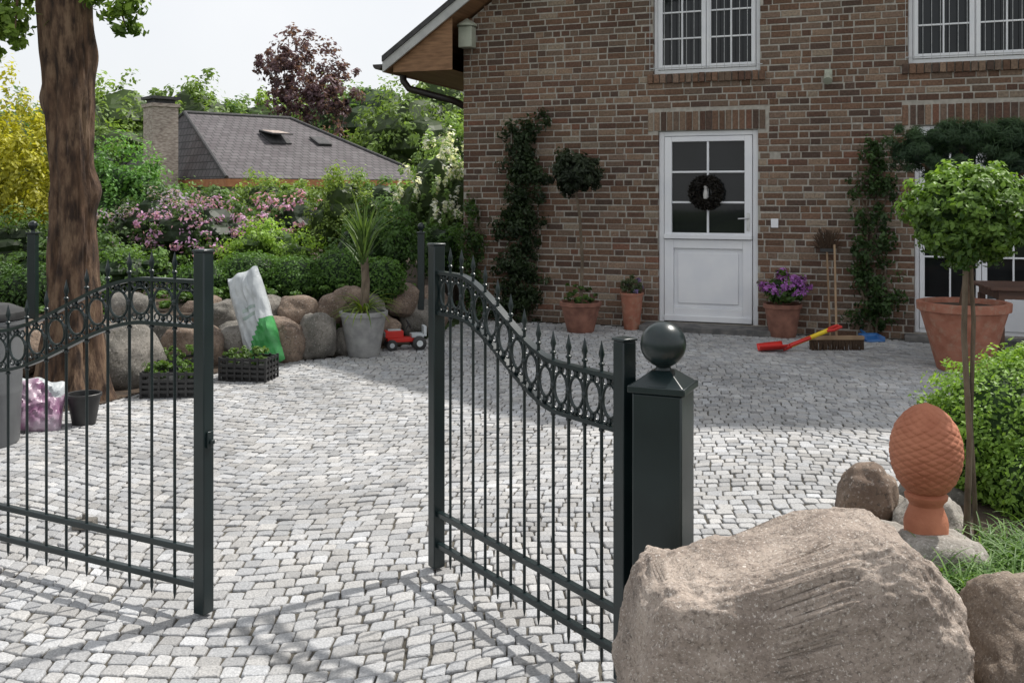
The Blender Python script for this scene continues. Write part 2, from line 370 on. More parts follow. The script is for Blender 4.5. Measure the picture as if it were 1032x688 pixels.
def ringz(sc,z):
    u=mu+(ru-mu)*sc; vv=mv+(rv-mv)*sc; x,y=warp(u,vv)
    zz=z+zt[:,None]+tx[:,None]*(u-mu)+ty[:,None]*(vv-mv)
    return np.stack([x,y,zz],-1)
rings=np.stack([ringz(1.0,-.03),ringz(1.0,-.005),ringz(.95,-.001),ringz(.85,.001)],1)
b=np.clip(.385+.05*rng.normal(size=n),.23,.52)
hue=rng.random(n); colr=np.stack([b*(.98+.04*hue),b*(1.0+.0*hue),b*(1.03-.06*hue)],1)
me=ringmesh('paving_setts',rings,colr)
link('paving',me,[M_sett],kind='structure')

mb=MB(); pts=[(-14,8.5),(-5,8.4),(-4,8.7),(-3.2,9.15),(-2.5,9.75),(-1.8,10.05),(-1.35,10.7),(-1.1,11.6),(-.8,12.6),(.4,16),(3,26),(-40,26),(-40,8.5)]
v=[(x,y,.42) for x,y in pts]+[(x,y,-.1) for x,y in pts]; n=len(pts)
mb.add(v,[tuple(range(n))]+[(i,i+n,(i+1)%n+n,(i+1)%n) for i in range(n)]); mb.build('garden_terrain',[M_soil],kind='structure',smooth=False)
mb=MB(); mb.add([(-14,6.2,0.005),(-3.5,6.5,0.005),(-3.0,7.35,.005),(-2.6,8.5,.005),(-2.1,9.1,.005),(-1.6,9.5,.005),(-1,10.3,.005),(-.75,12.6,.005),(-14,12.6,.005)],[tuple(range(9))])
mb.build('soil_ground',[M_soil],kind='structure',smooth=False)
mb=MB(); pts=[(1.22,1.0),(1.24,3.1),(1.50,3.45),(1.75,3.9),(2.1,4.4),(2.5,4.7),(5,4.7),(5,1.0)]
v=[(x,y,.34) for x,y in pts]+[(x+.0,y,-.1) for x,y in pts]; n=len(pts)
mb.add(v,[tuple(range(n))]+[(i,(i+1)%n,(i+1)%n+n,i+n) for i in range(n)]); mb.build('planting_bed_soil',[M_soil],kind='structure',smooth=False)

# ---------------------------------------------------------------- brick house
HO=Vector((-.604,12.345,0)); HR=math.atan2(-.350,.937)
HM=Matrix.Translation(HO)@Matrix.Rotation(HR,4,'Z')
def H(s,d,z): return HM@Vector((s,d,z))
house=empty('brick_house',HO,HR,label='two-storey brown brick house with white door and gabled roof',category='house')
W=11.5; TAN=.70; eS=-.92; eZ=3.25
def roofz(s): 
    s=min(s,W-s); return eZ+(s-eS)*TAN
door=(2.447,3.58,.07,2.27); win1=(2.389,3.602,2.93,4.35); win2=(5.136,6.44,2.93,4.35); fr=(5.2,6.5,.07,2.27); win3=(7.9,9.1,2.93,4.35)
opens=[door,win1,win2,fr,win3]
sold=[(2.33,3.70,2.27,2.50),(5.08,6.62,2.27,2.50)]
rowl=[(o[0]-.06,o[1]+.06,2.82,2.93) for o in (win1,win2,win3)]
pal=np.array([(.132,.078,.052),(.168,.100,.067),(.215,.147,.103),(.092,.060,.046),(.25,.195,.145),(.152,.106,.078),(.112,.064,.046),(.19,.130,.096),(.175,.088,.059)])
pw=np.array([.2,.2,.12,.10,.04,.14,.10,.08,.02]); pw/=pw.sum()
B=[]
z=0.004; PITCH=.0745
while z<8:
    zm=z+.032; s0=0.0; s1=W
    lim=(zm+.25-eZ)/TAN+eS
    s0=max(0,lim); s1=min(W,W-lim)
    if s1-s0<.3: break
    bl=sorted([(r[0],r[1]) for r in opens+sold+rowl if r[2]<zm<r[3]])
    iv=[];a=s0
    for b0,b1 in bl:
        if b0>a: iv.append((a,b0))
        a=max(a,b1)
    if a<s1: iv.append((a,s1))
    p=-.25*rng.random()
    while p<s1:
        ln=.205 if rng.random()<.55 else .097
        q=p+ln
        for i0,i1 in iv:
            x0=max(p,i0); x1=min(q,i1)
            if x1-x0>.03: B.append((x0,x1,z,z+.061,0.0))
        p=q+.013
    z+=PITCH
for r in sold:
    p=r[0]
    while p<r[1]-.05: B.append((p,p+.062,r[2]+.004,r[3]-.012,-.004)); p+=.0745
for r in rowl:
    p=r[0]
    while p<r[1]-.05: B.append((p,p+.062,r[2],r[3]-.006,-.03)); p+=.0745
B=np.array(B); n=len(B); j=rng.normal(size=(n,4))*.0022
x0,x1,z0,z1,yy=B[:,0]+j[:,0],B[:,1]+j[:,1],B[:,2]+j[:,2],B[:,3]+j[:,3],B[:,4]+rng.normal(size=n)*.0018
def br(ins,y):
    X=np.stack([x0+ins,x1-ins,x1-ins,x0+ins],1); Z=np.stack([z0+ins,z0+ins,z1-ins,z1-ins],1); Y=np.repeat((yy+y)[:,None],4,1)
    return np.stack([X,Y,Z],-1)
rings=np.stack([br(0,.12),br(0,.005),br(.0045,0.0)],1)
ci=rng.choice(len(pal),n,p=pw); colr=pal[ci]*(.88+.24*rng.random((n,1)))
me=ringmesh('wall_bricks',rings,colr)
link('wall',me,[M_brick],parent=house)
ss=sorted(set([0,W]+[o[0] for o in opens]+[o[1] for o in opens])); 
mb=MB()
for a,b_ in zip(ss[:-1],ss[1:]):
    sub=max(1,int((b_-a)/.5))
    for k in range(sub):
        xa=a+(b_-a)*k/sub; xb=a+(b_-a)*(k+1)/sub; xm=(xa+xb)/2
        zz=0; cuts=sorted([(o[2],o[3]) for o in opens if o[0]<xm<o[1]])
        for c0,c1 in cuts:
            if c0>zz: mb.add([(xa,.006,zz),(xb,.006,zz),(xb,.006,c0),(xa,.006,c0)],[(0,1,2,3)])
            zz=c1
        mb.add([(xa,.006,zz),(xb,.006,zz),(xb,.006,roofz(xb)-.25),(xa,.006,roofz(xa)-.25)],[(0,1,2,3)])
for o in opens:
    for (p,q) in (((o[0],o[2]),(o[0],o[3])),((o[0],o[3]),(o[1],o[3])),((o[1],o[3]),(o[1],o[2])),((o[1],o[2]),(o[0],o[2]))):
        mb.add([(p[0],.006,p[1]),(q[0],.006,q[1]),(q[0],.2,q[1]),(p[0],.2,p[1])],[(0,1,2,3)])
mb.build('mortar',[M_mortar],parent=house,smooth=False)
D=11
mb=MB(); za=roofz(0)-.25
mb.add([(0.005,.012,0),(0.005,D,0),(0.005,D,za),(0.005,.012,za)],[(0,3,2,1)]); mb.add([(W,.012,0),(W,D,0),(W,D,za),(W,.012,za)],[(0,1,2,3)])
mb.add([(0,D,0),(W,D,0),(W,D,za),(W/2,D,roofz(W/2)-.25),(0,D,za)],[(0,1,2,3,4)])
mb.add([(0,.2,0),(W,.2,0),(W,.2,za),(W/2,.2,roofz(W/2)-.3),(0,.2,za)],[(0,1,2,3,4)])
mb.build('side_wall',[M_brickside],parent=house,smooth=False)
mb=MB(); y0=-.40; y1=D+.4; rt=roofz(W/2); ov=-eS
for sgn in (0,1):
    f_=(lambda s:s) if sgn==0 else (lambda s:W-s)
    a,bq=f_(eS),f_(W/2)
    for (t0,t1,m,yy0) in ((.0,.07,0,y0-.02),(.071,.20,2,y0+.03)):
        v=[(a,yy0,eZ-t1),(bq,yy0,rt-t1),(bq,yy0,rt-t0),(a,yy0,eZ-t0),(a,y1,eZ-t1),(bq,y1,rt-t1),(bq,y1,rt-t0),(a,y1,eZ-t0)]
        mb.add(v,[(0,1,2,3),(7,6,5,4),(3,2,6,7),(0,4,5,1),(0,3,7,4)],m)
    v=[(a,y0,eZ-.20),(bq,y0,rt-.20),(bq,y0,rt-.072),(a,y0,eZ-.072),(a,y0+.028,eZ-.20),(bq,y0+.028,rt-.20),(bq,y0+.028,rt-.072),(a,y0+.028,eZ-.072)]
    mb.add(v,[(0,1,2,3),(7,6,5,4),(3,2,6,7),(0,4,5,1),(0,3,7,4)],1)
    c=f_(0.0); d_=f_(eS+.12)
    v=[(d_,-.34,3.05),(c,-.34,3.05),(c,-.34,eZ-.205+ov*TAN),(d_,-.34,eZ-.205+.12*TAN),(d_,D,3.05),(c,D,3.05),(c,D,eZ-.205+ov*TAN),(d_,D,eZ-.205+.12*TAN)]
    mb.add(v,[(0,1,2,3),(0,4,5,1),(0,3,7,4)],2)
roof=mb.build('roof',[M_rooftile,M_grey,M_wood],parent=house,smooth=False)
mb=MB(); pts=[]
for k in range(9):
    t=math.pi*k/8; pts.append((eS-.07-.065*math.cos(t),eZ-.1-.065*math.sin(t)))
v=[(p[0],y0,p[1]) for p in pts]+[(p[0],y1,p[1]) for p in pts]
mb.add(v,[(i,i+1,i+10,i+9) for i in range(8)]+[tuple(range(9))])
mb.build('gutter',[M_gutter],parent=house)
mb=MB(); mb.tube([(-.84,.0,3.08),(-.83,.0,2.98),(-.75,.0,2.88),(-.52,.1,2.81),(-.28,.3,2.74),(-.14,.45,2.66),(-.06,.6,2.5),(-.06,.6,.1)],.045,12)
mb.build('downpipe',[M_gutter],parent=house)
def windowunit(name,o,cols,rows,mull=True,d=.09,rail=0,parent=house):
    e=bpy.data.objects.new(name,None); COL.objects.link(e); e.parent=parent; e.location=(0,0,0)
    x0,x1,z0,z1=o; x0+=.004;x1-=.004;z0+=.004;z1-=.004
    fb=MB(); F=.045
    fb.box(x0,x0+F,d-.03,d+.06,z0,z1); fb.box(x1-F,x1,d-.03,d+.06,z0,z1); fb.box(x0+F,x1-F,d-.03,d+.06,z1-F,z1); fb.box(x0+F,x1-F,d-.03,d+.06,z0,z0+F)
    fb.build('frame',[M_white],parent=e,bevel=.004)
    halves=[(x0+F,(x0+x1)/2),((x0+x1)/2,x1-F)] if mull else [(x0+F,x1-F)]
    zb=z0+F
    for a,b_ in halves:
        cb=MB(); c=.05; a+=.003;b_-=.003; zt_=z1-F-.003; y_a,y_b=d-.045,d+.02
        zl=zb+.003; 
        cb.box(a,a+c,y_a,y_b,zl,zt_); cb.box(b_-c,b_,y_a,y_b,zl,zt_); cb.box(a+c,b_-c,y_a,y_b,zt_-c,zt_); cb.box(a+c,b_-c,y_a,y_b,zl,zl+c+rail)
        ga,gb,g0,g1=a+c,b_-c,zl+c+rail,zt_-c
        for k in range(1,cols): xx=ga+(gb-ga)*k/cols; cb.box(xx-.009,xx+.009,y_a+.012,y_b-.005,g0,g1)
        for k in range(1,rows): zz=g0+(g1-g0)*k/rows; cb.box(ga,gb,y_a+.014,y_b-.008,zz-.009,zz+.009)
        cb.build('casement',[M_white],parent=e,bevel=.003)
        gm=MB(); gm.add([(ga-.01,d,g0-.01),(gb+.01,d,g0-.01),(gb+.01,d,g1+.01),(ga-.01,d,g1+.01)],[(0,1,2,3)])
        gm.build('window_pane',[M_glass],parent=e,smooth=False)
    return e
w1=windowunit('window',win1,2,4); w2=windowunit('window',win2,2,4); w3=windowunit('window',win3,2,4)
windowunit('terrace_door',fr,2,4,rail=.28)
for e,o in ((w1,win1),(w2,win2)):
    rb=MB(); a,b_=o[0]-.03,o[1]+.03
    rb.box(a,b_,-.047,-.037,2.985,2.995); rb.box(a,b_,-.047,-.037,3.80,3.81)
    k=a+.005
    while k<b_: rb.box(k-.0024,k+.0024,-.053,-.048,2.96,3.815); k+=.085
    rb.build('railing',[M_bars],parent=e,smooth=False)
de=bpy.data.objects.new('door',None); COL.objects.link(de); de.parent=house
x0,x1,z0,z1=door; x0+=.004;x1-=.004; d=.09
fb=MB(); F=.06
fb.box(x0,x0+F,d-.04,d+.07,z0,z1-.004); fb.box(x1-F,x1,d-.04,d+.07,z0,z1-.004); fb.box(x0+F,x1-F,d-.04,d+.07,z1-F,z1-.004)
fb.build('frame',[M_white],parent=de,bevel=.005)
a,b_=x0+F+.005,x1-F-.005
lb=MB(); st=.085
zt_=z1-F-.006; zs=1.035; g0,g1=1.10,zt_-.06
lb.box(a,a+st,d-.055,d+.01,zs,zt_); lb.box(b_-st,b_,d-.055,d+.01,zs,zt_); lb.box(a+st,b_-st,d-.055,d+.01,g1,zt_); lb.box(a+st,b_-st,d-.055,d+.01,zs,g0)
ga,gb=a+st,b_-st
xx=(ga+gb)/2; lb.box(xx-.012,xx+.012,d-.045,d,g0,g1)
for k in (1,2): zz=g0+(g1-g0)*k/3; lb.box(ga,gb,d-.043,d-.003,zz-.012,zz+.012)
lb.box(a,b_,d-.095,d-.056,zs-.005,zs+.045)
lb.box(a,a+st+.02,d-.055,d+.01,.08,zs-.012); lb.box(b_-st-.02,b_,d-.055,d+.01,.08,zs-.012); lb.box(a+st+.02,b_-st-.02,d-.055,d+.01,.92,zs-.012); lb.box(a+st+.02,b_-st-.02,d-.055,d+.01,.08,.24)
lb.box(a+st+.02,b_-st-.02,d-.022,d+.005,.24,.92)
lb.box(a+st+.07,b_-st-.07,d-.042,d-.023,.29,.87)
lb.box(a,b_,d-.075,d-.056,.085,.15)
lb.build('door_leaf',[M_white],parent=de,bevel=.005)
gm=MB(); gm.add([(ga-.01,d-.015,g0-.01),(gb+.01,d-.015,g0-.01),(gb+.01,d-.015,g1+.01),(ga-.01,d-.015,g1+.01)],[(0,1,2,3)]); gm.build('window_pane',[M_glass],parent=de,smooth=False)
hb=MB(); hb.box(b_-.06,b_-.025,d-.064,d-.055,1.13,1.33); hb.tube([(b_-.043,d-.06,1.27),(b_-.043,d-.105,1.27),(b_-.15,d-.11,1.265)],.009,8)
hb.build('handle',[M_steel],parent=de)
sb=MB(); sb.box(2.30,3.78,-.34,.10,-.02,.065); sb.build('doorstep',[M_stone],parent=house,bevel=.01)
sb=MB(); sb.box(5.1,6.6,-.2,.10,-.02,.065); sb.build('doorstep',[M_stone],parent=house,bevel=.01)
lb=MB(); lb.box(.0,.18,-.17,-.02,3.34,3.60,0); lb.lathe([(.13,0),(.12,.03),(.04,.08),(.01,.1)],16,(.09,-.095,3.602),0); lb.box(.07,.11,-.03,.0,3.42,3.5,0)
lb.build('wall_lamp',[M_lampglass],parent=house,bevel=.01)
lb=MB(); lb.box(4.29,4.37,-.02,.0,2.78,2.9,0); lb.tube([(4.33,-.02,2.84),(4.33,-.1,2.82),(4.33,-.16,2.76)],[.02,.045,.05],12); lb.build('wall_lamp',[M_lampglass],parent=house)
lb=MB(); lb.box(3.72,3.80,-.012,-.002,1.17,1.27); lb.build('name_plate',[M_white],parent=house,bevel=.003)
# wreath
we=empty('door_wreath',tuple(H(3.0,.0,1.56)),HR,label='round dark twig wreath hanging on the white door',category='wreath')
K=3400; t=rng.random(K)*2*math.pi; ph=rng.random(K)*2*math.pi; rr=.055*(.7+.5*rng.random(K))
P=np.stack([(.135+rr*np.cos(ph))*np.cos(t),rr*np.sin(ph)-.0,(.135+rr*np.cos(ph))*np.sin(t)],1)
nn=unit(K); C=np.array([.012,.011,.010])+rng.random((K,1))*np.array([.022,.017,.014])
V,CC=leafgeo(P,nn,.045,C,.4)
me=arrmesh('ring',V,np.arange(len(V)),np.arange(0,len(V),4),CC)
link('ring',me,[M_leaf],parent=we)
m=MB(); m.lathe([(.024,-.07),(.03,-.03),(.018,.03),(.014,.04),(.022,.055),(.022,.07),(.016,.09),(.002,.095)],14,(0,-.02,0)); m.tube([(0,-.02,.09),(0,-.02,.13)],.003,6); m.build('straw_ornament',[M_straw],parent=we)

# ---------------------------------------------------------------- gate
def topz(t,lo,hi,a,b):
    k=min(1,max(0,(t-a)/(b-a))); k=k*k*(3-2*k); return hi+(lo-hi)*k
def gate_leaf(name,free,hinge,npk,drop,label,latch):
    fv=Vector(free); hv=Vector(hinge); Ln=(hv-fv).length; ang=math.atan2(hv.y-fv.y,hv.x-fv.x)
    g=empty(name,(fv.x,fv.y,0),ang,label=label,category='gate',group='double-leaf garden gate')
    up=lambda t: topz(t,.97,1.225,*drop)
    s=.026
    for k,(xc,h) in enumerate(((0,1.335),(Ln,1.09))):
        m=MB(); m.box(xc-s,xc+s,-s,s,.012 if k==0 else .03,h); m.box(xc-s-.004,xc+s+.004,-s-.004,s+.004,h,h+.010)
        m.build('stile',[M_gate],parent=g,bevel=.004)
    for z in (.107,.235):
        m=MB(); m.box(s,Ln-s,-.013,.013,z-.0115,z+.0115); m.build('bottom_rail',[M_gate],parent=g,bevel=.003)
    for off in (0,-.165):
        m=MB(); S=48; v=[];f=[]
        for i in range(S+1):
            t=s+(Ln-2*s)*i/S; z=up(t)+off
            v+=[(t,-.015,z-.007),(t,.015,z-.007),(t,.015,z+.007),(t,-.015,z+.007)]
        for i in range(S):
            for j in range(4): f.append((i*4+j,i*4+(j+1)%4,i*4+4+(j+1)%4,i*4+4+j))
        m.add(v,f); m.build('top_rail',[M_gate],parent=g)
    sp=(Ln-2*s)/(npk+1)
    for i in range(npk):
        t=s+sp*(i+1); zt=up(t)
        m=MB(); m.tube([(t,0,.035),(t,0,.06),(t,0,zt+.04)],[.002,.0058,.0058],8)
        m.lathe([(.0055,0),(.0105,.004),(.0105,.009),(.0055,.014),(.006,.024),(.0105,.038),(.006,.058),(.001,.082)],8,(t,0,zt+.024))
        m.lathe([(.0055,0),(.010,.005),(.010,.010),(.0055,.015)],8,(t,0,zt-.173-.015))
        m.lathe([(.0055,-.012),(.011,-.005),(.011,.005),(.0055,.012)],8,(t,0,zt-.083))
        m.build('picket',[M_gate],parent=g)
    for i in range(npk+1):
        t=s+sp*(i+.5); zc=up(t)-.0825; m=MB()
        R=sp*.42; ca=np.linspace(0,2*math.pi,20,endpoint=False)
        m.tube([(t+R*math.cos(a),0,zc+.052*math.sin(a)) for a in ca],.0054,6,closed=True)
        for sg in (1,-1):
            m.lathe([(.001,-.011),(.008,-.006),(.010,0),(.008,.006),(.001,.011)],8,(t,0,zc+sg*.065))
            for q in (1,-1):
                m.tube([(t+q*(R*.64)+.013*math.cos(a),0,zc+sg*.060+.013*math.sin(a)) for a in ca[::2]],.0036,5,closed=True)
        m.build('ring_ornament',[M_gate],parent=g)
    if latch:
        m=MB(); m.box(-.036,-.0265,-.014,.014,.62,.68); m.box(-.05,-.036,-.007,.007,.635,.65)
        m.build('latch',[M_gate],parent=g,bevel=.002)
    return g
gate_leaf('gate_leaf',(-1.134,3.65),(-2.555,4.386),12,(.28,1.2),'dark green iron gate leaf with arched top and lock',True)
gate_leaf('gate_leaf',(-.312,4.10),(.352,3.105),12,(.17,.86),'dark green iron gate leaf swung open beside the ball-topped post',False)
def gate_post(loc,lab):
    g=empty('gate_post',loc,math.radians(-24),label=lab,category='gate post',group='square metal gate posts')
    m=MB(); h=.076; m.box(-h,h,-h,h,0,.955); m.build('shaft',[M_gate],parent=g,bevel=.006)
    m=MB(); h=.087; m.box(-h,h,-h,h,.957,.978)
    a=.080;b_=.03; v=[(-a,-a,.978),(a,-a,.978),(a,a,.978),(-a,a,.978),(-b_,-b_,1.018),(b_,-b_,1.018),(b_,b_,1.018),(-b_,b_,1.018)]
    m.add(v,[(0,1,5,4),(1,2,6,5),(2,3,7,6),(3,0,4,7),(4,5,6,7)]); m.build('post_cap',[M_gate],parent=g,bevel=.003)
    m=MB(); prof=[(.028,1.014),(.022,1.026)]+[(max(.001,.069*math.sin(t)),1.094-.069*math.cos(t)) for t in np.linspace(.35,math.pi,24)]
    m.lathe(prof,40); m.build('ball_finial',[M_gate],parent=g)
    return g
gate_post((.458,3.005,0),'square dark metal gate post with ball on pyramid cap')
gate_post((-2.66,4.44,0),'square dark metal gate post holding the other leaf')
m=MB(); m.box(-.05,.05,-.03,.03,0,.045); m.tube([(0,0,.04),(0,0,.07)],.012,8); m.build('gate_stop',[M_rockA],loc=(-1.98,4.6,0),bevel=.008,label='small grey gate stop set on the paving',category='gate stop')

# ---------------------------------------------------------------- rocks
def toph(x): return float(np.interp(x,[-.5,-.40,-.30,-.16,-.06,.03,.10,.20,.30,.37,.43],[.57,.60,.615,.625,.645,.685,.715,.725,.72,.70,.64]))
rock('boulder',(.69,2.52,0),(.405,.27,.3),3,M_granite,amp=.035,sub=7,power=.36,top=toph,fine=.5,bumps=.022,label='large beige granite boulder beside the gate post',category='boulder')
rock('boulder',(1.42,2.42,.10),(.29,.28,.46),5,M_granite2,amp=.09,sub=6,power=.55,fine=.4,bumps=.012,label='brown granite boulder edging the raised bed',category='boulder')
for i,(x,y,z,rx,rz_) in enumerate([(1.13,3.50,.30,.115,.10),(1.33,3.72,.42,.10,.12),(1.27,3.36,.34,.10,.10),(1.18,3.58,.1,.16,.16),(1.42,3.80,.22,.16,.18),(1.30,3.40,.15,.15,.18),(1.5,3.55,.36,.12,.11),(1.68,3.98,.2,.18,.22),(2.0,4.4,.18,.2,.24),(1.08,3.35,.12,.13,.14),(1.0,3.3,.36,.12,.07)]):
    rock('boulder',(x,y,z),(rx,rx*1.05,rz_),20+i,(M_rockC,M_rockB,M_rockC,M_rockA)[i%4],power=.85,amp=.2,rz=i,label='small rounded stone edging the planted bed',category='boulder',group='stones edging the planted bed')
RW=[(-2.99,9.6,.37,.19,.16),(-2.74,9.5,.34,.17,.17),(-2.15,9.3,.155,.2,.22),(-2.41,9.7,.42,.17,.12),(-2.1,9.7,.38,.19,.15),(-1.84,9.4,.2,.18,.21),(-1.79,9.8,.385,.16,.16),(-1.62,9.6,.11,.13,.13),(-1.64,10.,.5,.15,.12),(-2.54,9.25,.17,.2,.2),
(-2.99,8.95,.2,.18,.2),(-3.25,8.95,.28,.23,.18),(-2.78,9.05,.15,.17,.17),(-3.22,8.1,.15,.34,.3),(-3.75,8.7,.26,.24,.22),(-1.5,10.25,.33,.17,.17),(-1.23,10.7,.4,.2,.17),(-1.04,10.85,.2,.2,.2),(-4.25,8.5,.22,.28,.26),(-4.8,8.4,.2,.3,.28),(-1.35,10.2,.14,.17,.15),(-3.5,9.1,.5,.2,.14),(-.95,11.5,.2,.2,.25)]
for i,(x,y,z,rx,rz_) in enumerate(RW):
    a1=random.uniform(.88,1.15)
    rock('boulder',(x,y,z),(rx*1.08*a1,rx*1.1,rz_*1.08/a1**.5),40+i,M_rockA if i%2 else M_rockB,power=random.uniform(.75,1.0),amp=.19,fine=.12,rz=i*1.3,label='rounded field stone in the garden retaining wall' if i!=13 else 'large grey boulder at the foot of the bed',category='boulder',group='boulders of the garden retaining wall')

# ---------------------------------------------------------------- big tree
tr=empty('deciduous_tree',(-3.33,7.45,0),label='mature tree with rough brown bark and spring leaves',category='tree')
V=[];F=[]; n=72; R=150
for i in range(R):
    z=i/(R-1)*5.2; cxx=.03*math.sin(z*1.3)+ (-.02*z*.2); cyy=.03*math.sin(z)
    r=.175+.12*math.exp(-z*3.4)+.016*math.sin(z*2.2+1)-.003*z
    for j in range(n):
        t=2*math.pi*j/n
        fl=1+.30*math.exp(-z*4)*math.sin(t*5+1)*.5
        q=Vector((math.cos(t)*2.2,math.sin(t)*2.2,z*.9))
        rd=abs(noise.noise(Vector((math.cos(t)*10,math.sin(t)*10,z*2.6))))
        dn=noise.fractal(q,1,2,4)*.13-rd*.17+.04
        for (bz,bt,bs) in ((2.28,3.0,.38),(1.60,.0,.42),(2.6,.2,.15),(1.1,3.2,.12),(1.9,4.7,.15)):
            dd=((z-bz)/.13)**2+((math.atan2(math.sin(t-bt),math.cos(t-bt)))/.5)**2; dn+=bs*math.exp(-dd)
        rr=r*fl*(1+dn); V.append((cxx+rr*math.cos(t),cyy+rr*math.sin(t),z-.03))
for i in range(R-1):
    for j in range(n): F.append((i*n+j,i*n+(j+1)%n,(i+1)*n+(j+1)%n,(i+1)*n+j))
m=MB(); m.add(V,F)
for a,e,l in ((2.6,.9,3.2),(.3,.8,3.0),(4.4,1.0,3),(1.4,1.2,3.2),(3.4,.5,2.4)):
    p=Vector((-.03,0,3.4+.3*a%1.2)); pts=[p]; 
    for k in range(6): p=p+Vector((math.cos(a+.1*k)*math.cos(e),math.sin(a+.1*k)*math.cos(e),math.sin(e)))*l/6; pts.append(p)
    m.tube(pts,[.13,.11,.09,.07,.05,.035,.02],10)
for (p0,p1,p2) in (((-.1,0,3.3),(-.45,-.05,3.05),(-.5,-.1,2.62)),((.1,0,3.3),(.35,-.05,3.1),(.45,-.05,2.8)),((-.1,0,3.4),(-.3,-.15,3.1),(-.3,-.2,2.75))): m.tube([p0,p1,p2],[.03,.015,.006],6)
m.build('trunk',[M_bark],parent=tr)
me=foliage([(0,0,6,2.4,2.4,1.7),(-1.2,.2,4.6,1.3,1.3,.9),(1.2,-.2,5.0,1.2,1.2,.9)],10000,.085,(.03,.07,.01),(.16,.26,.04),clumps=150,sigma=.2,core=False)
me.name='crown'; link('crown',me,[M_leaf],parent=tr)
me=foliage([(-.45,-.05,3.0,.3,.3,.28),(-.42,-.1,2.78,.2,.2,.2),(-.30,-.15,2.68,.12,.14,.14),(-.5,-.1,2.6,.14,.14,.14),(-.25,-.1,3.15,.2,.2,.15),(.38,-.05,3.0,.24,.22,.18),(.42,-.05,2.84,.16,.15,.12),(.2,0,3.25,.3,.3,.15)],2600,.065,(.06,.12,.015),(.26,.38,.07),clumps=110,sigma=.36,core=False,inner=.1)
me.name='hanging_twig'; link('hanging_twig',me,[M_leaf],parent=tr)

# ---------------------------------------------------------------- background trees
def tree(x,y,top,r,cd,cl,lab,sz=.24,n=9000,core=True,base=0,kc=190,sig=.26):
    e=empty('deciduous_tree' ,(x,y,base),label=lab,category='tree')
    h=top-base; m=MB(); p=Vector((0,0,-.1)); m.tube([p,(0.05,0,h*.3),(0,.1,h*.5),(0.1,0,h*.62)],[r*.09,r*.07,r*.045,r*.015],10)
    for k in range(6):
        a=k*1.05+x; z0=h*(.25+.04*k); m.tube([(0,0,z0),(math.cos(a)*r*.3,math.sin(a)*r*.3,z0+r*.2),(math.cos(a)*r*.5,math.sin(a)*r*.5,z0+r*.3)],[r*.035,r*.025,r*.01],8)
    m.build('trunk',[M_bark],parent=e)
    bl=[(0,0,h-r*.85,r*.85,r*.85,r*.85),(0,0,h*.42,r*.95,r*.9,h*.38)]
    for k in range(7):
        a=k*.95+x*3; q=.42+.2*random.random(); bl.append((math.cos(a)*r*.68,math.sin(a)*r*.6,h-r*(.65+.9*random.random()),r*q,r*q,r*q*.85))
    me=foliage(bl,n,sz,cd,cl,clumps=kc,sigma=sig,core=core,inner=.72,cscale=.8); me.name='crown'; link('crown',me,[M_leaf],parent=e)
G1=((.06,.10,.025),(.22,.33,.08)); G2=((.045,.085,.025),(.15,.26,.07)); G3=((.07,.12,.025),(.27,.39,.09))
for (px,ty,Y,r,G,lab) in [(10,95,44,4,G2,'leafy green tree in the neighbouring garden'),(70,88,52,4.2,G1,'broad green tree beyond the shrubs'),(125,82,56,3.6,G3,'light green tree beyond the bungalow'),(192,82,62,3.6,G1,'rounded green tree behind the bungalow roof'),(225,100,64,3.4,G2,'low rounded tree beyond the bungalow roof'),
    (262,96,66,4.0,G3,'distant green tree behind the bungalow'),(345,88,62,4.2,G1,'distant green tree behind the bungalow'),(378,84,52,3.4,G2,'green tree beside the bungalow'),(418,88,42,2.9,G1,'green tree beside the brick house'),(452,68,44,3.4,G3,'tall light green tree beside the brick house'),(300,100,70,5,G3,'distant green tree behind the bungalow'),(155,100,60,3.4,G3,'light green tree by the chimney')]:
    tree((px-516)*Y/1000,Y,1.55+(195-ty)*Y/1000,r,G[0],G[1],lab,sz=.0052*Y,n=12000,kc=420,sig=.2)
tree(-.208*46,46,1.55+.163*46,2.2,(.05,.028,.036),(.22,.13,.15),'purple-leaved copper tree rising behind the roof',sz=.21,n=9000,core=False,kc=240,sig=.22)
# ---------------------------------------------------------------- shrubs
def shrub(x,y,top,rx,cd,cl,lab,name='shrub',sz=.06,n=5000,fl=None,base=.3,k=4,cat='shrub',sig=.3,kc=110,f=1.4,core=True):
    h=top-base; bl=[(0,0,h*.55,rx*.8,rx*.7,h*.45)]
    for i in range(k):
        a=i*2.4+x; bl.append((math.cos(a)*rx*.5,math.sin(a)*rx*.4,h*(.35+.3*random.random()),rx*.5,rx*.5,h*.33))
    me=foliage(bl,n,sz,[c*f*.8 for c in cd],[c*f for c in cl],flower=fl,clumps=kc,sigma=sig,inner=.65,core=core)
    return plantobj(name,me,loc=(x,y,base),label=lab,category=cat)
shrub(-4.35,14,1.55,1.05,(.02,.045,.012),(.07,.13,.03),'rhododendron with pink blossom behind the stone wall','rhododendron',fl=((.60,.35,.58),.5),cat='rhododendron',kc=320,sig=.17,n=9000,sz=.06)
shrub(-3.5,15.5,1.58,1.1,(.02,.045,.012),(.07,.13,.03),'rhododendron covered in pink and lilac blossom','rhododendron',fl=((.64,.34,.54),.55),cat='rhododendron',kc=320,sig=.17,n=9000,sz=.065)
shrub(-5.2,14.5,1.66,.9,(.02,.045,.012),(.08,.13,.05),'rhododendron with pale lilac flowers','rhododendron',fl=((.50,.40,.56),.45),cat='rhododendron',kc=280,sig=.15,n=6000,sz=.065)
shrub(-3.0,12.5,1.22,.7,(.05,.10,.015),(.20,.31,.05),'bright green rounded shrub above the hedge',n=7000,sz=.045,f=1.6)
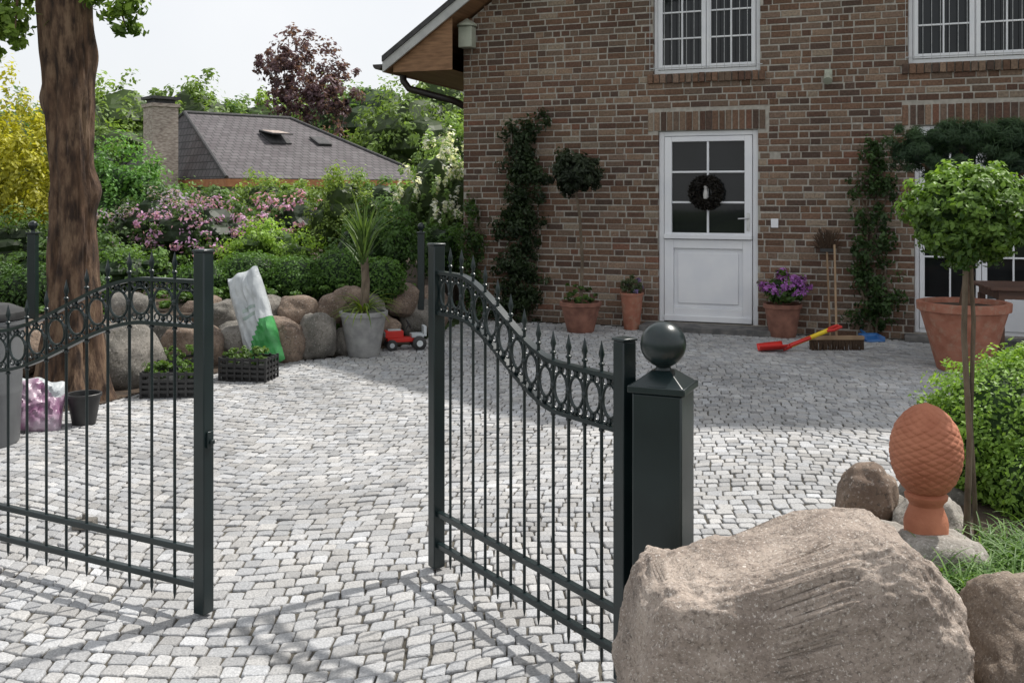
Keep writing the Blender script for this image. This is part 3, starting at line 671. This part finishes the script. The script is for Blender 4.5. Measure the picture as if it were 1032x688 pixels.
shrub(-2.4,14.2,1.95,.65,(.05,.09,.015),(.2,.28,.06),'tall yellow-green shrub in the garden',n=7000,sz=.05)
shrub(-1.65,12.1,1.42,.6,(.02,.05,.01),(.07,.14,.03),'dark green shrub next to the brick house',n=7000,sz=.05)
shrub(-.95,13.3,1.25,.4,(.02,.05,.01),(.07,.14,.03),'dark green bush at the house corner',n=3500,sz=.05)
shrub(-1.25,16,2.5,.75,(.06,.10,.03),(.2,.3,.10),'tall green shrub with white blossom',n=8000,sz=.075,fl=((.85,.85,.84),.6),kc=300,sig=.14,f=1.6)
shrub(-1.1,22,3.3,1.1,(.05,.09,.02),(.2,.3,.08),'tall leafy shrub beside the house',n=7000,sz=.09)
shrub(-6.35,16,2.35,1.0,(.03,.08,.02),(.12,.25,.06),'dense bright green conical shrub',n=8000,sz=.07)
shrub(-7.2,14,3.2,.9,(.15,.16,.015),(.42,.40,.045),'golden yellow flowering shrub','yellow_shrub',n=13000,sz=.075,f=1.35,core=False,kc=260,sig=.24)
shrub(-8.3,14.5,3.4,1.0,(.12,.14,.015),(.36,.36,.05),'golden yellow flowering shrub beside another','yellow_shrub',n=8000,sz=.08,f=1.35,core=False,kc=200,sig=.24)
shrub(-6.1,12,1.35,.8,(.02,.04,.01),(.07,.12,.03),'dark green shrub below the yellow one',n=5000,sz=.06)
shrub(-5.0,11.5,1.1,.8,(.02,.05,.01),(.08,.14,.04),'mixed green garden shrub near the trunk',n=5000,sz=.06)
shrub(-4.2,10.8,.95,.6,(.02,.05,.01),(.10,.18,.04),'low leafy perennial clump above the stones',n=4000,sz=.05)
shrub(-8.3,18,2.8,1.3,(.02,.05,.01),(.09,.17,.04),'green shrub behind the tree trunk',n=7000,sz=.08)
for i,(x,Y,t) in enumerate([(-9.2,24,2.0),(-7.4,22,1.75),(-6.2,25,2.0),(-4.6,23,1.8),(-3.2,24,2.0),(-2.2,26,2.3),(-11,23,2.3),(-13,26,2.8)]):
    g=(G1,G2,G3)[i%3]; shrub(x,Y,t,1.35,[c*.7 for c in g[0]],[c*.7 for c in g[1]],'garden shrub in front of the bungalow',n=6000,sz=.10,base=.2)
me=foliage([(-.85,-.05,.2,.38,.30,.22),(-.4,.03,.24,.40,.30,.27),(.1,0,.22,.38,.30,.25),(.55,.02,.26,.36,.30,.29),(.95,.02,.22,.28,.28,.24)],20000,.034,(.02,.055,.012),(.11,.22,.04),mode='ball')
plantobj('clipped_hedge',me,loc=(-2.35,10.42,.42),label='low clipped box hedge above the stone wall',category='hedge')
me=foliage([(-1,0,.2,.55,.32,.28),(-.2,.05,.22,.6,.3,.32),(.7,0,.18,.6,.32,.26)],12000,.04,(.02,.045,.012),(.08,.16,.035),mode='ball')
plantobj('clipped_hedge',me,loc=(-5.2,9.6,.42),label='low dark green hedge behind the tree trunk',category='hedge')
me=foliage([(x,y,z,r,r,.1) for x,y,z,r in [(-4.4,8.9,.03,.25),(-3.9,9.2,.03,.25),(-3.4,9.6,.05,.28),(-3.0,9.9,.08,.3),(-1.4,11.2,.03,.3),(-2.3,10.0,.10,.25),(-2.7,9.9,.12,.25),(-1.9,10.1,.08,.25),(-3.35,9.3,-.1,.2),(-2.5,9.45,-.08,.12),(-1.7,9.75,-.12,.1),(-3.55,8.6,-.28,.16),(-3.0,8.5,-.38,.15)]],9000,.04,(.03,.07,.015),(.13,.24,.05),clumps=110,core=False)
plantobj('ground_cover',me,loc=(0,0,.45),kind='stuff',label='low green ground cover between stones')

# ---------------------------------------------------------------- right bed plants
tp=empty('topiary_tree',(1.565,3.42,.36),label='box topiary standard with round crown on thin stems',category='topiary')
m=MB(); m.tube([(.0,0,0),(.012,0,.35),(-.008,.0,.7),(0,0,1.03)],[.012,.010,.010,.009],10); m.tube([(.045,.02,0),(.02,.01,.4),(.03,.01,.75),(.01,0,1.03)],[.009,.008,.008,.007],8)
m.build('trunk',[M_stem],parent=tp)
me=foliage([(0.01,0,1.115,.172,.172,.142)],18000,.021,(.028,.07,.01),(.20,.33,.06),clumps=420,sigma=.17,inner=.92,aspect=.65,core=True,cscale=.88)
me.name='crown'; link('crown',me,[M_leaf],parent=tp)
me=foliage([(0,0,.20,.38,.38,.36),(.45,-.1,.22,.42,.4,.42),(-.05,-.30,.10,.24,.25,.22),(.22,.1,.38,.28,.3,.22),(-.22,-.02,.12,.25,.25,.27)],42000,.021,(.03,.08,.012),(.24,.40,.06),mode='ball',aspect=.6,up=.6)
plantobj('box_bush',me,loc=(2.10,4.10,.33),label='dense bright green box bush in the planted bed',category='bush')
me=foliage([(0,0,.2,.39,.38,.36),(.45,-.1,.25,.42,.4,.42),(-.25,-.05,.14,.22,.25,.25)],6500,.022,(.07,.14,.02),(.30,.47,.08),clumps=260,sigma=.12,inner=.97,core=False)
plantobj('box_bush',me,loc=(2.10,4.10,.34),label='loose fresh shoots topping the green box bush',category='bush')
sp=[]
for i in range(620):
    a=random.random()*6.28; x=random.gauss(0,.11); y=random.gauss(0,.1); c=random.random()
    sp.append(((x,y,0),a,.07+.1*random.random(),1.2-.6*random.random(),.008,1.2,(.05+.12*c,.12+.18*c,.025+.04*c)))
me=ribbons(sp,'fern'); link('fern_plant',me,[M_leaf],loc=(1.43,3.0,.36),label='low feathery green plant by the big boulder',category='plant')
me=ribbons(sp,'fern'); link('fern_plant',me,[M_leaf],loc=(1.70,3.2,.36),rot=(0,0,2),label='low feathery green plant under the topiary',category='plant')
# pine cone finial
m=MB(); nn=120; rows=110; V=[];F=[]
prof=[(0,.05),(.06,.072),(.15,.092),(.3,.109),(.45,.115),(.6,.111),(.75,.096),(.87,.07),(.95,.042),(1,.004)]
for i in range(rows+1):
    u=i/rows; z=.115+.30*u
    base=float(np.interp(u,[p[0] for p in prof],[p[1] for p in prof]))
    for j in range(nn):
        t=2*math.pi*j/nn
        a=t*14/(2*math.pi); b2=u*13
        p=(a+b2)%1.0; q=(a-b2)%1.0
        k=(1-abs(2*p-1)**5)*(1-abs(2*q-1)**5)
        rr=base-.003+.0042*k*min(1,base/.06)
        V.append((rr*math.cos(t),rr*math.sin(t),z))
for i in range(rows):
    for j in range(nn): F.append((i*nn+j,i*nn+(j+1)%nn,(i+1)*nn+(j+1)%nn,(i+1)*nn+j))
m.add(V,F); m.lathe([(.068,-.02),(.07,.02),(.066,.04),(.056,.065),(.052,.08),(.058,.092),(.066,.10),(.068,.112),(.055,.125)],40)
m.build('pine_cone_ornament',[M_terraorange],loc=(1.368,3.28,.445),label='terracotta pine cone finial standing on the stones',category='garden ornament')
rock('boulder',(1.39,3.2,.27),(.17,.15,.18),77,M_rockC,power=.7,label='flat stone under the terracotta ornament',category='boulder',group='stones edging the planted bed')

# ---------------------------------------------------------------- pots
def potmesh(m,r0,r1,h,ribs=0,rim=.03,c=(0,0,0),mi=0):
    fn=(lambda r,z,t: r*(1+.012*math.cos(ribs*t))) if ribs else None
    m.lathe([(r0*.96,0),(r0,.01),(r0+(r1-r0)*.5,h*.45),(r1,h-rim*1.6),(r1+rim*.5,h-rim*1.5),(r1+rim*.6,h-.004),(r1+rim*.3,h),(r1-rim*.4,h-.003),(r1-rim*.6,h-.06),(.01,h-.06)],40,c,mi,fn)
def pot(parent,r0,r1,h,mat,ribs=0,rim=.03):
    m=MB(); potmesh(m,r0,r1,h,ribs,rim); o=m.build('pot',[mat],parent=parent); 
    m=MB(); m.lathe([(r1*.9,h-.055),(r1*.9,h-.045),(.01,h-.035)],24); m.build('potting_soil',[M_soil],parent=parent)
    return o
def sub(me,name,e): me.name=name; link(name,me,[M_leaf],parent=e)
e=empty('potted_topiary',(.77,11.15,0),label='ball-headed standard tree in a terracotta bowl by the wall',category='potted plant')
pot(e,.15,.22,.34,M_terradark); m=MB(); m.tube([(0,0,.28),(.02,0,.8),(-.01,0,1.3),(-.06,0,1.6)],[.022,.018,.016,.014],8); m.build('trunk',[M_stem],parent=e)
sub(foliage([(-.06,0,1.79,.26,.26,.21)],5500,.05,(.01,.018,.008),(.040,.056,.028),clumps=90,sigma=.27,inner=.7),'crown',e)
sub(foliage([(0,0,.42,.2,.2,.12)],500,.04,(.02,.05,.01),(.09,.16,.03),clumps=20,core=False),'foliage',e)
e=empty('potted_lavender',(1.37,11.35,0),label='tall terracotta pot with lavender beside the door',category='potted plant')
pot(e,.09,.125,.42,M_terra,rim=.02); sub(foliage([(0,0,.48,.15,.14,.13)],1500,.04,(.04,.06,.03),(.14,.18,.09),flower=((.25,.18,.42),.5),clumps=40,core=False,aspect=.25,inner=.2),'foliage',e)
e=empty('potted_flowers',(2.93,10.75,0),label='dark pot with purple flowers beside the doorstep',category='potted plant')
pot(e,.14,.19,.36,M_terradark); sub(foliage([(0,0,.54,.22,.21,.15),(.05,0,.52,.21,.2,.13)],3800,.045,(.03,.07,.015),(.12,.2,.04),flower=((.42,.16,.52),.85),clumps=120,sigma=.22,inner=.75),'foliage',e)
e=empty('potted_pine',(3.98,8.75,0),label='cloud-pruned pine in a big terracotta pot',category='potted plant')
pot(e,.22,.36,.60,M_terra,rim=.05)
m=MB(); m.tube([(0,0,.5),(.05,0,.85),(-.05,.02,1.15),(.06,.02,1.45),(0,0,1.8)],[.05,.045,.04,.035,.02],10)
for q in ((-.38,.0,1.92),(.0,.05,2.08),(.42,0,1.95),(.7,.05,1.9),(-.2,-.1,1.75)): m.tube([(0,0,1.4),(q[0]*.5,q[1],1.6),(q[0],q[1],q[2]-.08)],[.03,.022,.012],8)
m.build('trunk',[M_bark],parent=e)
sub(foliage([(-.40,0,1.93,.22,.2,.19),(-.05,.05,2.04,.28,.25,.15),(.35,0,2.02,.3,.25,.20),(.72,.05,1.95,.24,.2,.18),(-.2,-.15,1.80,.17,.15,.10),(.45,-.1,1.82,.25,.15,.09)],26000,.075,(.012,.035,.015),(.06,.11,.045),clumps=160,sigma=.32,inner=.6,aspect=.09),'crown',e)
e=empty('potted_yucca',(-1.42,9.5,0),label='spiky cordyline with long leaves in a grey pot',category='potted plant')
pot(e,.15,.215,.43,M_greypot)
m=MB(); m.tube([(0,0,.38),(.02,0,.7),(0,.02,1.0)],[.045,.04,.035],8); m.build('trunk',[M_stem],parent=e)
sp=[]
for i in range(95):
    a=random.random()*6.28; c=random.random(); hh=random.uniform(.8,1.02); el=1.58-.65*random.random()**1.3
    sp.append(((0,0,hh),a,.38+.28*random.random(),el,.026,.3+1.1*random.random()**2,(.04+.09*c,.08+.12*c,.025+.03*c)))
for i in range(70):
    a=random.random()*6.28; c=random.random(); sp.append(((0,0,.40),a,.28+.2*random.random(),1.35-.9*random.random(),.024,1.6,(.06+.16*c,.12+.18*c,.03)))
me=ribbons(sp,'foliage'); link('foliage',me,[M_leaf],parent=e)
e=empty('plant_pot',(-2.88,6.68,0),label='empty black plastic plant pot on the paving',category='plant pot')
m=MB(); potmesh(m,.075,.105,.21,0,.015); m.build('pot',[M_blackplastic],parent=e)
def crate(x,y,rz,lab,w_=.40,d_=.26,h=.2):
    e=empty('plant_crate',(x,y,0),rz,label=lab,category='crate',group='black plastic plant crates')
    m=MB(); m.box(-w_/2,w_/2,-d_/2,d_/2,0.003,.015)
    for zz in (.05,.09,.13,h-.02):
        for s_ in (-1,1): m.box(-w_/2,w_/2,s_*d_/2-.005,s_*d_/2+.005,zz-.011,zz+.011); m.box(s_*w_/2-.005,s_*w_/2+.005,-d_/2+.005,d_/2-.005,zz-.011,zz+.011)
    for k in range(7):
        xx=-w_/2+w_*k/6
        for s_ in (-1,1): m.box(xx-.008,xx+.008,s_*d_/2-.008,s_*d_/2+.008,0,h)
    for k in range(1,4):
        yy_=-d_/2+d_*k/4
        for s_ in (-1,1): m.box(s_*w_/2-.008,s_*w_/2+.008,yy_-.008,yy_+.008,0,h)
    m.box(-w_/2+.02,w_/2-.02,-d_/2+.02,d_/2-.02,.016,.13)
    m.build('crate_body',[M_blackplastic],parent=e,smooth=False)
    sub(foliage([(-.1,0,.2,.11,.11,.07),(.1,0,.2,.1,.11,.08)],600,.035,(.03,.07,.01),(.13,.22,.05),clumps=30,core=False,sigma=.35),'seedlings',e)
crate(-2.62,7.65,.1,'black plastic crate with young green plants on the paving'); crate(-2.2,8.3,-.15,'black plastic crate of seedlings below the stone wall'); crate(-2.72,8.25,.3,'black plastic crate of plants beside the boulder')
def sack(name,loc,rot,w_,h,t,mats,lab,cat,split):
    m=MB(); S=26; V=[];F=[];mi=[]
    for side in (1,-1):
        for i in range(S+1):
            for j in range(S+1):
                u=i/S*2-1; v_=j/S*2-1
                k=max(0,(1-u**4)*(1-v_**4))**.5
                wr=.03*noise.noise(Vector((u*3,v_*3,side*4+w_)))+.02*noise.noise(Vector((u*7,v_*7,side)))
                V.append((u*w_/2*(1-.07*(1-abs(v_))**2)*(1-.10*max(0,v_)),side*(t/2*k+wr*k),(v_*.5+.5)*h+.03*noise.noise(Vector((u*2,5,v_)))))
    n2=(S+1)**2
    for s_ in (0,1):
        for i in range(S):
            for j in range(S):
                a=s_*n2+i*(S+1)+j; q=(a,a+S+1,a+S+2,a+1); q=q if s_ else q[::-1]
                F.append(q); mi.append(split((i+.5)/S,(j+.5)/S,s_))
    m.v=V; m.f=F; m.m=mi
    return m.build(name,mats,loc=loc,rot=rot,label=lab,category=cat)
def spl(u,v,s): 
    if v<.55*u+.05 and v<.46: return 1
    if .50<v<.53 and .3<u<.7: return 2
    if .58<v<.62 and .35<u<.75: return 2
    return 0
sack('soil_sack',(-2.20,8.95,.0),(math.radians(-10),math.radians(-22),math.radians(-12)),.36,.90,.17,[M_bagwhite,M_baggreen,M_bagtext],'white and green plastic potting soil sack leaning on stones','sack',spl)
sack('soil_sack',(-3.12,6.45,0),(math.radians(-30),math.radians(15),.5),.34,.36,.16,[M_bagpink,M_bagwhite],'crumpled pink and white plastic sack by the bin','sack',lambda u,v,s:1 if v>.8+.15*math.sin(u*6) else 0)
e=empty('rubbish_bin',(-3.27,6.15,0),label='grey ribbed plastic rubbish bin with lid',category='bin')
m=MB(); m.lathe([(.19,0),(.2,.02),(.21,.3),(.215,.32),(.215,.34),(.212,.36),(.225,.74),(.24,.745),(.24,.77),(.22,.775)],40); m.build('bin_body',[M_bin],parent=e)
m=MB(); m.lathe([(.245,.777),(.25,.79),(.24,.82),(.15,.86),(.02,.87)],40); m.tube([(-.06,0,.865),(-.05,0,.9),(.05,0,.9),(.06,0,.865)],.012,8); m.build('lid',[M_blackplastic],parent=e)

# toy tractor
e=empty('toy_tractor',(-1.05,9.9,0),math.radians(15),label='small red and white ride-on toy on the paving',category='toy tractor')
m=MB(); m.box(-.20,.14,-.07,.07,.08,.12); m.box(-.22,-.04,-.06,.06,.12,.19); m.box(-.225,-.21,-.05,.05,.13,.18,1); m.box(.04,.16,-.075,.075,.12,.155,1); m.box(.16,.19,-.07,.07,.13,.23,1); m.box(-.19,-.06,-.045,.045,.19,.20,1)
m.build('body',[M_red,M_bagwhite],parent=e,bevel=.014)
for (x,y,r,w_) in ((-.16,-.09,.055,.04),(-.16,.09,.055,.04),(.11,-.11,.07,.05),(.11,.11,.07,.05)):
    m=MB(); m.tube([(x,y-w_/2,r),(x,y-w_/2+.008,r),(x,y+w_/2-.008,r),(x,y+w_/2,r)],[r*.85,r,r,r*.85],20); m.tube([(x,y-w_/2-.004,r),(x,y+w_/2+.004,r)],r*.45,14,1); m.build('wheel',[M_blackplastic,M_bagwhite],parent=e)
m=MB(); m.tube([(-.02,0,.17),(.02,0,.25)],.008,8); m.tube([(.02+.018*math.sin(a)*-1,.05*math.cos(a),.25+.04*math.sin(a)) for a in np.linspace(0,6.28,16,endpoint=False)],.008,6,closed=True); m.build('steering_wheel',[M_blackplastic],parent=e)
# toy shovel
e=empty('toy_shovel',(2.72,9.75,0),label='red and yellow plastic toy shovel lying near the doorstep',category='toy shovel')
m=MB(); V=[];F=[]; S=10
for i in range(S+1):
    for j in range(S+1):
        u=j/S*2-1; t=i/S; wv=.11*(1-.35*t*t); V.append((-.30+.26*(1-t),u*wv,.012+.055*u*u+.02*(1-t)))
for i in range(S):
    for j in range(S): a=i*(S+1)+j; F.append((a,a+1,a+S+2,a+S+1))
m.add(V,F); m.tube([(-.06,0,.03),(.02,0,.055)],[.03,.022],12); o=m.build('blade',[M_red],parent=e); s_=o.modifiers.new('t','SOLIDIFY'); s_.thickness=.008
m=MB(); m.tube([(.0,0,.05),(.42,.12,.19)],.022,12); m.build('shaft',[M_yellow],parent=e)
m=MB(); m.tube([(.40,.11,.185),(.47,.08,.20),(.55,.12,.225),(.53,.17,.23),(.46,.16,.21),(.41,.12,.19)],.016,8); m.tube([(.0,-.02,.06),(.22,.04,.13)],.02,8); m.build('grip',[M_red],parent=e)
# brooms
e=empty('broom',(3.22,9.85,0),label='wide yard broom standing upright against the wall',category='broom')
m=MB(); m.box(-.27,.27,-.03,.03,.10,.14); m.build('broom_head',[M_tool],parent=e,bevel=.006)
m=MB()
for k in range(46):
    xx=-.26+.52*k/45
    for yy_ in (-.018,.0,.018): 
        q=random.gauss(0,.007); m.tube([(xx,yy_,.10),(xx+q,yy_*1.5,.0)],[.006,.004],5)
m.build('bristles',[M_bristle],parent=e)
m=MB(); m.tube([(0,0,.12),(.22,.74,1.0)],.012,10); m.build('handle',[M_tool],parent=e)
e=empty('broom',tuple(H(4.32,-.25,0)),HR,label='broom leaning upside down on the brick wall',category='broom')
m=MB(); m.tube([(.04,0,0.01),(0,.14,.92)],.011,10); m.build('handle',[M_tool],parent=e)
m=MB(); m.box(-.07,.07,.12,.17,.92,.955); m.build('broom_head',[M_blackplastic],parent=e)
m=MB()
for k in range(170):
    a=random.random()*6.28; q=Vector((math.cos(a)*.14*random.random()**.5,math.sin(a)*.05,random.uniform(-.02,.22))); xx=random.uniform(-.06,.06)
    m.tube([(xx,.145,.95),(xx+q.x,.145+q.y*.7,.955+abs(q.z))],[.005,.004],4)
m.build('bristles',[M_bristle],parent=e)
m=MB(); m.add([(-.1,-.08,.004),(.1,-.08,.004),(.1,.1,.03),(-.1,.1,.03),(-.1,.1,.07),(.1,.1,.07),(-.1,-.08,.05),(.1,-.08,.05)],[(0,1,2,3),(3,2,5,4),(0,3,4,6),(1,7,5,2)]); m.tube([(0,.1,.05),(0,.24,.08)],.013,8)
o=m.build('dustpan',[M_blue],loc=tuple(H(4.78,-.25,0)),rot=(0,0,HR+.5),label='blue plastic dustpan lying at the foot of the wall',category='dustpan'); s_=o.modifiers.new('t','SOLIDIFY'); s_.thickness=.004
# vines
def vine(s0,s1,z1,n,lab,cdk,clt,sz=.05,per=2,kc=230,sg=.45):
    e=empty('climbing_plant',tuple(H((s0+s1)/2,0,0)),HR,label=lab,category='climbing plant')
    wv=(s1-s0)/2; m=MB()
    for k in range(5):
        x=-wv*.5+wv*k*.25; pts=[(x*.3,-.05,0)]
        for i in range(1,8): pts.append((x*.6+.08*math.sin(i*1.7+k),-.035,z1*i/8))
        m.tube(pts,[.014]*3+[.01]*5,6)
    m.build('stem',[M_stem],parent=e)
    bl=[]
    zz=.15
    while zz<z1:
        f=1 if zz<z1*.75 else .7
        for q2 in range(per):
            q=wv*f*(.35+.5*random.random()); bl.append((((q2+.5)/per*2-1)*.5*wv*f+random.uniform(-.3,.3)*wv,-.11,zz+random.uniform(-.08,.08),q,.12,.17))
        zz+=.17
    sub(foliage(bl,n,sz,cdk,clt,clumps=kc,sigma=sg,core=False,inner=.1,up=.1),'foliage',e)
vine(.42,1.17,2.45,9000,'dark climbing plant on the brick wall near the corner',(.010,.022,.008),(.045,.072,.028),per=3,kc=230,sg=.5)
vine(4.47,5.08,2.1,3600,'green climbing plant on the brick wall by the brooms',(.015,.035,.01),(.065,.12,.035),kc=150,sg=.5)
vine(-.05,.35,1.4,1800,'green climber at the house corner',(.015,.035,.01),(.07,.13,.03))
# table
e=empty('garden_table',(4.95,9.15,0),-.2,label='dark wooden slatted garden table near the terrace door',category='table')
m=MB()
for k in range(6): m.box(-.6,.6,-.4+.135*k,-.4+.135*k+.12,.68,.705)
m.build('table_top',[M_table],parent=e,bevel=.004)
m=MB(); m.box(-.52,.52,-.34,-.31,.60,.678); m.box(-.52,.52,.31,.34,.60,.678); m.box(-.52,-.49,-.31,.31,.60,.678); m.box(.49,.52,-.31,.31,.60,.678); m.build('apron',[M_table],parent=e)
for x in (-.5,.5):
    for y in (-.32,.32): m=MB(); m.box(x-.03,x+.03,y-.03,y+.03,0,.599); m.build('leg',[M_table],parent=e,bevel=.004)
def fpost(x,y,h,lab):
    m=MB(); m.box(-.035,.035,-.035,.035,0,h); m.box(-.045,.045,-.045,.045,h,h+.015); m.lathe([(.02,0),(.015,.02),(.035,.045),(.04,.065),(.03,.09),(.001,.105)],14,(0,0,h+.012))
    m.build('fence_post',[M_gate],loc=(x,y,0),label=lab,category='fence post',group='slim dark garden posts',bevel=.003)
fpost(-.98,10.7,1.12,'slim dark metal post beside the stone wall'); fpost(-4.15,8.6,1.2,'slim dark metal post behind the tree')

# ---------------------------------------------------------------- bungalow
bu=empty('bungalow',(-9.2,32,0),math.atan2(.65,.76),label='low bungalow with dark hipped tile roof and chimney',category='house')
Ld,Dp=8.3,11.5; ez=2.05; rz_=4.55
r1=(.97,5.75); r2=(5.3,5.75)
me=bpy.data.meshes.new('roof'); V=[(0,0,ez),(Ld,0,ez),(Ld,Dp,ez),(0,Dp,ez),(r1[0],r1[1],rz_),(r2[0],r2[1],rz_)]
F=[(0,1,5,4),(1,2,5),(2,3,4,5),(3,0,4)]
me.from_pydata(V,[],F); uv=me.uv_layers.new(name='UVMap')
for p in me.polygons:
    nrm=p.normal; e1=Vector((0,0,1)).cross(nrm).normalized(); e2=nrm.cross(e1)
    for li in p.loop_indices:
        co=me.vertices[me.loops[li].vertex_index].co; uv.data[li].uv=(co.dot(e1),co.dot(e2))
roofb=link('roof',me,[M_bungroof],parent=bu)
s_=roofb.modifiers.new('t','SOLIDIFY'); s_.thickness=.15; s_.offset=-1
m=MB()
for a,b_ in ((V[0],V[4]),(V[1],V[5]),(V[4],V[5]),(V[3],V[4])): m.tube([(a[0],a[1],a[2]+.02),(b_[0],b_[1],b_[2]+.02)],.07,8)
m.build('ridge_tiles',[M_rooftile],parent=bu)
m=MB(); m.box(.5,Ld-.5,.5,Dp-.5,0,ez-.02); m.build('wall',[M_bungwall],parent=bu,smooth=False)
m=MB(); m.box(-.02,Ld+.02,-.05,-.005,ez-.28,ez-.03); m.box(-.05,-.005,-.05,Dp,ez-.28,ez-.03); m.build('fascia',[M_fascia],parent=bu,smooth=False)
m=MB(); 
Mi=(Matrix.Translation((-9.2,32,0))@Matrix.Rotation(math.atan2(.65,.76),4,'Z')).inverted(); cp=Mi@Vector((-12.1,34.2,0))
q=.44
m.box(cp.x-q,cp.x+q,cp.y-q,cp.y+q,0,4.50); m.box(cp.x-.49,cp.x+.49,cp.y-.49,cp.y+.49,4.502,4.62)
m.box(cp.x-.36,cp.x+.36,cp.y-.36,cp.y+.36,4.622,4.76,1)
m.box(cp.x-.5,cp.x+.5,cp.y-.5,cp.y+.5,4.762,4.86,1)
m.build('chimney',[M_chimney,M_rooftile],parent=bu,smooth=False)
pl=math.atan2(rz_-ez,5.75)
for (sx,sy,tl,sc,gm_) in ((3.5,3.5,.28,1,M_chimney),(5.3,3.3,.03,.7,M_rooftile)):
    MM=Matrix.Translation((sx,sy,ez+(rz_-ez)*sy/5.75+.03))@Matrix.Rotation(pl+.03,4,'X')@Matrix.Scale(sc,4)
    m=MB(); m.box(-.42,.42,-.55,.55,0,.05,0,MM); 
    M2=MM@Matrix.Translation((0,.55,.055))@Matrix.Rotation(-tl,4,'X')@Matrix.Translation((0,-.55,0)); m.box(-.42,.42,-.55,.55,0,.04,0,M2); m.box(-.35,.35,-.47,.47,.04,.05,1,M2); m.build('skylight',[M_rooftile,gm_],parent=bu,smooth=False)
